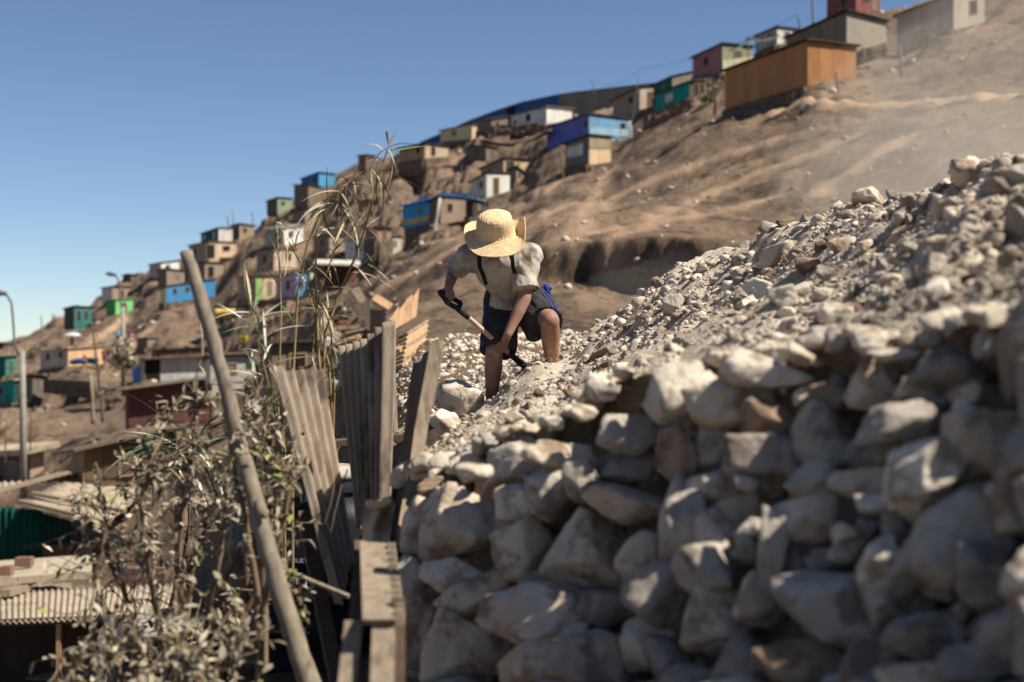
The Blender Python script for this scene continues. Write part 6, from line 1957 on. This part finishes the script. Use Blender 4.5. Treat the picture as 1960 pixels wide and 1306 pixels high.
# far people
def person(lab, x, yfoot, d, h, top, legs, lean=0.0, facing=0, hat=None):
    b = P(x, yfoot, d); H = h/F*d; t = thing('person', lab, 'person', b)
    R = np.array(Matrix.Rotation(facing, 3, 'Z'))
    def q(x_, y_, z_):
        z0 = max(0, z_-.5)
        return np.array(b)+R@np.array([x_*H, (y_-math.sin(lean)*z0)*H, (min(z_, .5)+z0*math.cos(lean))*H])
    pr = [limb([q(-.055, 0, .5), q(-.07, -.02, .27), q(-.065, 0, .03), q(-.065, -.06, .015)], [.055*H, .042*H, .028*H, .024*H]), limb([q(.055, 0, .5), q(.075, .0, .27), q(.07, .03, .03), q(.07, -.03, .015)], [.055*H, .042*H, .028*H, .024*H]),
          limb([q(0, 0, .5), q(0, 0, .66), q(0, 0, .79)], [.085*H, .085*H, .1*H], sq=.7), limb([q(0, 0, .8), q(0, -.01, .88)], [.035*H, .035*H]), ball(q(0, -.01, .925), (.055*H, .062*H, .075*H)), ball(q(0, -.075, .915), .014*H),
          limb([q(-.12, 0, .8), q(-.16, -.02, .65), q(-.13, -.12, .52)], [.036*H, .03*H, .022*H]), limb([q(.12, 0, .8), q(.16, -.03, .65), q(.14, -.14, .54)], [.036*H, .03*H, .022*H]), ball(q(-.12, -.14, .5), (.02*H, .028*H, .024*H)), ball(q(.14, -.16, .52), (.02*H, .028*H, .024*H))]
    fuse('body', pr, M_SKIN, t, voxel=H*.016, smooth=2)
    fuse('jacket', [limb([q(0, 0, .47), q(0, 0, .66), q(0, 0, .79)], [.105*H, .103*H, .118*H], sq=.75), limb([q(-.12, 0, .8), q(-.16, -.02, .65), q(-.14, -.08, .58)], [.048*H, .042*H, .034*H]), limb([q(.12, 0, .8), q(.16, -.03, .65), q(.145, -.1, .58)], [.048*H, .042*H, .034*H])], paint(top), t, voxel=H*.018, smooth=2)
    fuse('trousers', [limb([q(-.05, 0, .5), q(-.07, -.02, .27), q(-.066, 0, .08)], [.068*H, .053*H, .04*H]), limb([q(.05, 0, .5), q(.075, 0, .27), q(.07, .03, .08)], [.068*H, .053*H, .04*H])], paint(legs), t, voxel=H*.018, smooth=2)
    fuse('hair', [ball(q(0, .006, .94), (.058*H, .064*H, .07*H))], paint(hat) if hat else M_HAIR, t, voxel=H*.018, smooth=1)
person('person in a bright yellow jacket bending on the roof line behind the pole', 465, 674, 100, 38, (232,206,20), (66,60,60), lean=.6, facing=.6)
person('person in a tan and yellow vest beside the yellow tank trailer', 474, 615, 126, 32, (178,156,70), (30,30,38), facing=.4)
person('person in a white shirt next to the person with the yellow vest', 487, 612, 125, 31, (206,208,214), (36,38,44), facing=-.4)
person('person in a pale blue top standing by the lamp with bent arm', 225, 655, 145, 24, (100,170,190), (60,60,70))
person('person in a magenta top right of the lamp with bent arm', 248, 654, 145, 24, (170,50,110), (50,40,60))
person('person in dark blue clothes on the far left dirt terrace', 280, 652, 140, 24, (44,48,80), (40,40,50))
person('person in pink seated before the orange end of the beige house', 162, 702, 113, 24, (190,60,100), (60,40,60), facing=.5)
person('person in red at the right end of the long beige house', 199, 694, 112, 26, (180,60,90), (70,50,60))
person('person under a white parasol on the roof of the beige house', 138, 664, 122, 20, (110,50,80), (50,40,50))
# parasol, tubs and bundles by the beige house
t = thing('parasol', 'small white parasol over a person above the long beige house', 'parasol', P(139,664,121.5))
m = MB(); m.tube([P(139,664,121.5), P(139,644,121.5)], .03, 6); m.build('stick', M_STEELP, t)
c = P(139,642,121.5); V, Fc = lathe([(.75, -.02), (.6, .1), (.3, .2), (.02, .25), (.02, .23), (.3, .17), (.6, .07)], c, 20); mesh_from('canopy', V, Fc, paint((206,214,224)), t, tuple(t.location))
for (x, y, d, r, cc, lab, nm) in ((174,697,112,.34,(40,150,70),'green plastic tub on the dirt before the beige house','tub'), (183,698,111,.26,(40,110,170),'blue plastic tub right of the green tub','tub')):
    c = P(x, y, d); V, Fc = lathe([(r*.8, 0), (r, .45), (r*1.06, .47), (r*1.06, .5), (r*.94, .5), (r*.75, .06)], c, 20)
    tag(mesh_from(nm, V, Fc, paint(cc), None, tuple(c), smooth=True), lab, 'tub')
c = P(150,698,112.5)
tag(fuse('bundle', [limb([np.array(c)+np.array([-.5, 0, .2]), np.array(c)+np.array([.1, .05, .28]), np.array(c)+np.array([.5, 0, .2])], [.2, .26, .18])], paint((52,70,130)), None, voxel=.05, smooth=2, disp=lambda c_: fbm(c_/.2, 2, 2)*.03), 'blue cloth bundle lying before the beige house', 'bundle')

# ---- debris between the fence and the bare slope
def gpl(x, y, d): return P(x, y, d)
def boards(lab, quad, n, m, name='plywood_board', cat='board', dark=None):
    tl, tr, br, bl = [P(*q) for q in quad]
    t = thing(name, lab, cat, (bl+br)/2)
    for i in range(n):
        u0, u1 = i/n+.006, (i+1)/n-.006
        q = [bl.lerp(br, u0), bl.lerp(br, u1), tl.lerp(tr, u1)+Vector((0, 0, random.uniform(-.05, .05))), tl.lerp(tr, u0)+Vector((0, 0, random.uniform(-.05, .05)))]
        mb = MB(); mb.slab(q, (0, .03+random.uniform(0, .02), 0)); mb.build('plank', m, t)
    return t
gd = lambda x, y: ground(x, y, 9.5, 90).y
dA = gd(772, 628)
boards('pale tan plywood panel leaning on the dirt left of the man', [(751,600,dA), (803,552,dA+.6), (797,606,dA+.5), (750,634,dA-.1)], 4, M_WOODT)
for i in range(8):
    y = 622+i*8.5; dT = gd(790, 690)+.2*(7-i)*.5
    plank('plank', P(772-i*1.5, y+22, dT), P(812-i*1.2, y-4, dT+.5), .14, .04, M_WOODT if i % 3 else M_WOODG, ('topmost','second','third','fourth','fifth','sixth','seventh','lowest')[i]+' plank of the timber pile beneath the tan plywood panel', 'plank', group='planks of the timber pile', side=(.2, 1, .2))
plank('plank', P(758,672,gd(772,690)-.2), P(785,655,gd(772,690)+.2), .10, .04, M_WOODT, 'pale plank end sticking out left of the timber pile', 'plank', side=(0, 1, .2))
boards('dark doorway of boards behind the corrugated sheet', [(708,592,gd(722,644)), (738,592,gd(722,644)), (738,646,gd(722,644)), (708,646,gd(722,644))], 3, M_DBR, 'dark_door', 'door')
boards('grey upright board left of the dark doorway', [(696,580,gd(705,640)), (709,578,gd(705,640)), (713,644,gd(705,640)), (700,644,gd(705,640))], 1, M_WOODG, 'upright_board', 'board')
DB = [(640,640,19), (655,610,22), (672,628,20), (640,596,24), (690,600,23), (668,655,17), (650,670,16), (700,650,18), (628,620,23), (690,572,26), (612,588,27), (735,582,24)]
labs = ['grey plank slanting over the debris by the reeds', 'dark plank standing in the debris heap', 'brown beam lying across the debris heap', 'thin plank at the upper left of the debris heap', 'dark beam beside the grey upright board', 'pale batten lying above the corrugated sheet', 'broken plank low in the debris by the reeds', 'brown board under the grey upright board', 'dark batten leaning left in the debris heap', 'broken board on top of the debris heap', 'dark plank at the far left of the debris heap', 'short brown board right of the dark doorway']
for i, (x, y, d) in enumerate(DB):
    d = gd(x, y+8)-.1
    an = random.Random(i*7+3).uniform(-1.2, 1.2); L = random.Random(i).uniform(16, 30)
    plank('plank', P(x-L*math.cos(an), y+L*math.sin(an), d), P(x+L*math.cos(an), y-L*math.sin(an), d-.1), .12*d/19, .05*d/19, (M_WOODG, M_WOODD, M_WOODT)[i % 3], labs[i], 'plank')
plank('plank', P(664,640,gd(690,650)), P(732,624,gd(690,650)-.1), .10, .05, M_WOODG, 'long pale batten crossing above the tall corrugated sheet', 'plank')
# low stick fence on the slope behind the reeds
t = thing('stick_fence', 'low fence of brown sticks on the slope behind the reeds', 'fence', P(540,632,60))
for i in range(17):
    m = MB(); x = 508+i*4.6; y = 630-i*1.4; m.tube([P(x, y, 60-.1*i), P(x+random.uniform(-2, 2), y-20+random.uniform(-4, 4), 60-.1*i)], .045, 6); m.build('stick', M_WOODT if i % 3 == 0 else M_POST, t)
m = MB(); m.bar(P(505,618,59.9), P(585,596,58.2), .05, .05); m.build('rail', M_POST, t)
# bucket and rags on the debris
c = P(722,584,gd(722,586)); V, Fc = lathe([(.13, 0), (.16, .24), (.17, .25), (.15, .25), (.12, .02)], c, 18); tag(mesh_from('bucket', V, Fc, paint((176,178,168)), None, tuple(c), smooth=True), 'pale bucket on top of the debris above the dark doorway', 'bucket')
for i, (x, y, d, w, h, cc, lab) in enumerate(((628,660,18,26,30,(186,190,196),'white plastic sheet crumpled among the reed stalks'), (655,620,21,22,14,(150,92,66),'rusty red rag in the debris heap'), (640,735,14,22,14,(150,170,174),'grey blue plastic scrap low between the stalks'), (880,690,10.4,30,14,(206,196,178),'pale stone chips behind the man\'s right leg'))[:3]):
    d = gd(x, y+h*.4); p = np.array(P(x, y, d)); s = d/F
    o = fuse('plastic_sheet' if i != 1 else 'rag', [ball(p, (w*s*.5, w*s*.3, h*s*.5))], paint(cc), None, voxel=w*s*.06, smooth=1, disp=lambda c_: fbm(c_/.05, 3, 3)*.03)
    tag(o, lab, 'sheet' if i != 1 else 'rag')
# rubble thrown about behind and left of the man, and along the fence
n = 2600
px = RNG.uniform(690, 1120, n); d = RNG.uniform(9.5, 17, n)
z = np.maximum(terrain_z(px, d), np.where((d < 12.4) & (px > 860), heap_z(px, d), -9))
sz = np.clip(RNG.lognormal(math.log(7.5), .6, n), 3, 34)*d/F
scatter_mesh('scattered_rubble', np.c_[(px-CX)/F*d, d, z-sz*.05], sz, RNG.choice(4, n, p=[.14, .46, .3, .10]), STONE_MATS, 1)
# ---------------------------------------------------------------- dust drifting off the rubble
def dust(label_kind, blobs, dens, col, name='dust_cloud'):
    m = bpy.data.materials.new(name); m.use_nodes = True
    nt = m.node_tree; nt.nodes.remove(nt.nodes['Principled BSDF'])
    v = nt.nodes.new('ShaderNodeVolumePrincipled')
    v.inputs['Color'].default_value = lin(col); v.inputs['Density'].default_value = dens; v.inputs['Anisotropy'].default_value = .0
    nt.links.new(v.outputs[0], nt.nodes['Material Output'].inputs['Volume'])
    V = []; Fs = []; n = 0
    for (c, r) in blobs:
        D, Fc = ICO[4]
        k = 1+.28*fbm(D*1.6+np.array(c), 3, 7)
        V.append(D*k[:, None]*np.array(r)+np.array(c)); Fs.append(Fc+n); n += len(D)
    return [tag(mesh_from(name, v_, Fc, m, None, tuple(v_.mean(0)), smooth=True), kind='stuff') for v_, (c, r) in zip(V, blobs)]
dust('', [(P(1850,290,20), (2.6, 4.5, 1.5)), (P(1960,180,23), (3.2, 5.5, 2.2)), (P(1760,330,17), (1.8, 3.5, .7)), (P(1900,330,16), (1.6, 3, .9)), (P(1270,555,16), (.75, 1.4, .45))], .028, (244,230,210))
dust('', [(J(1035,715,-.1), (.16, .16, .085)), (J(1060,705,-.1), (.12, .12, .06))], .9, (190,160,130), 'dust_puff')
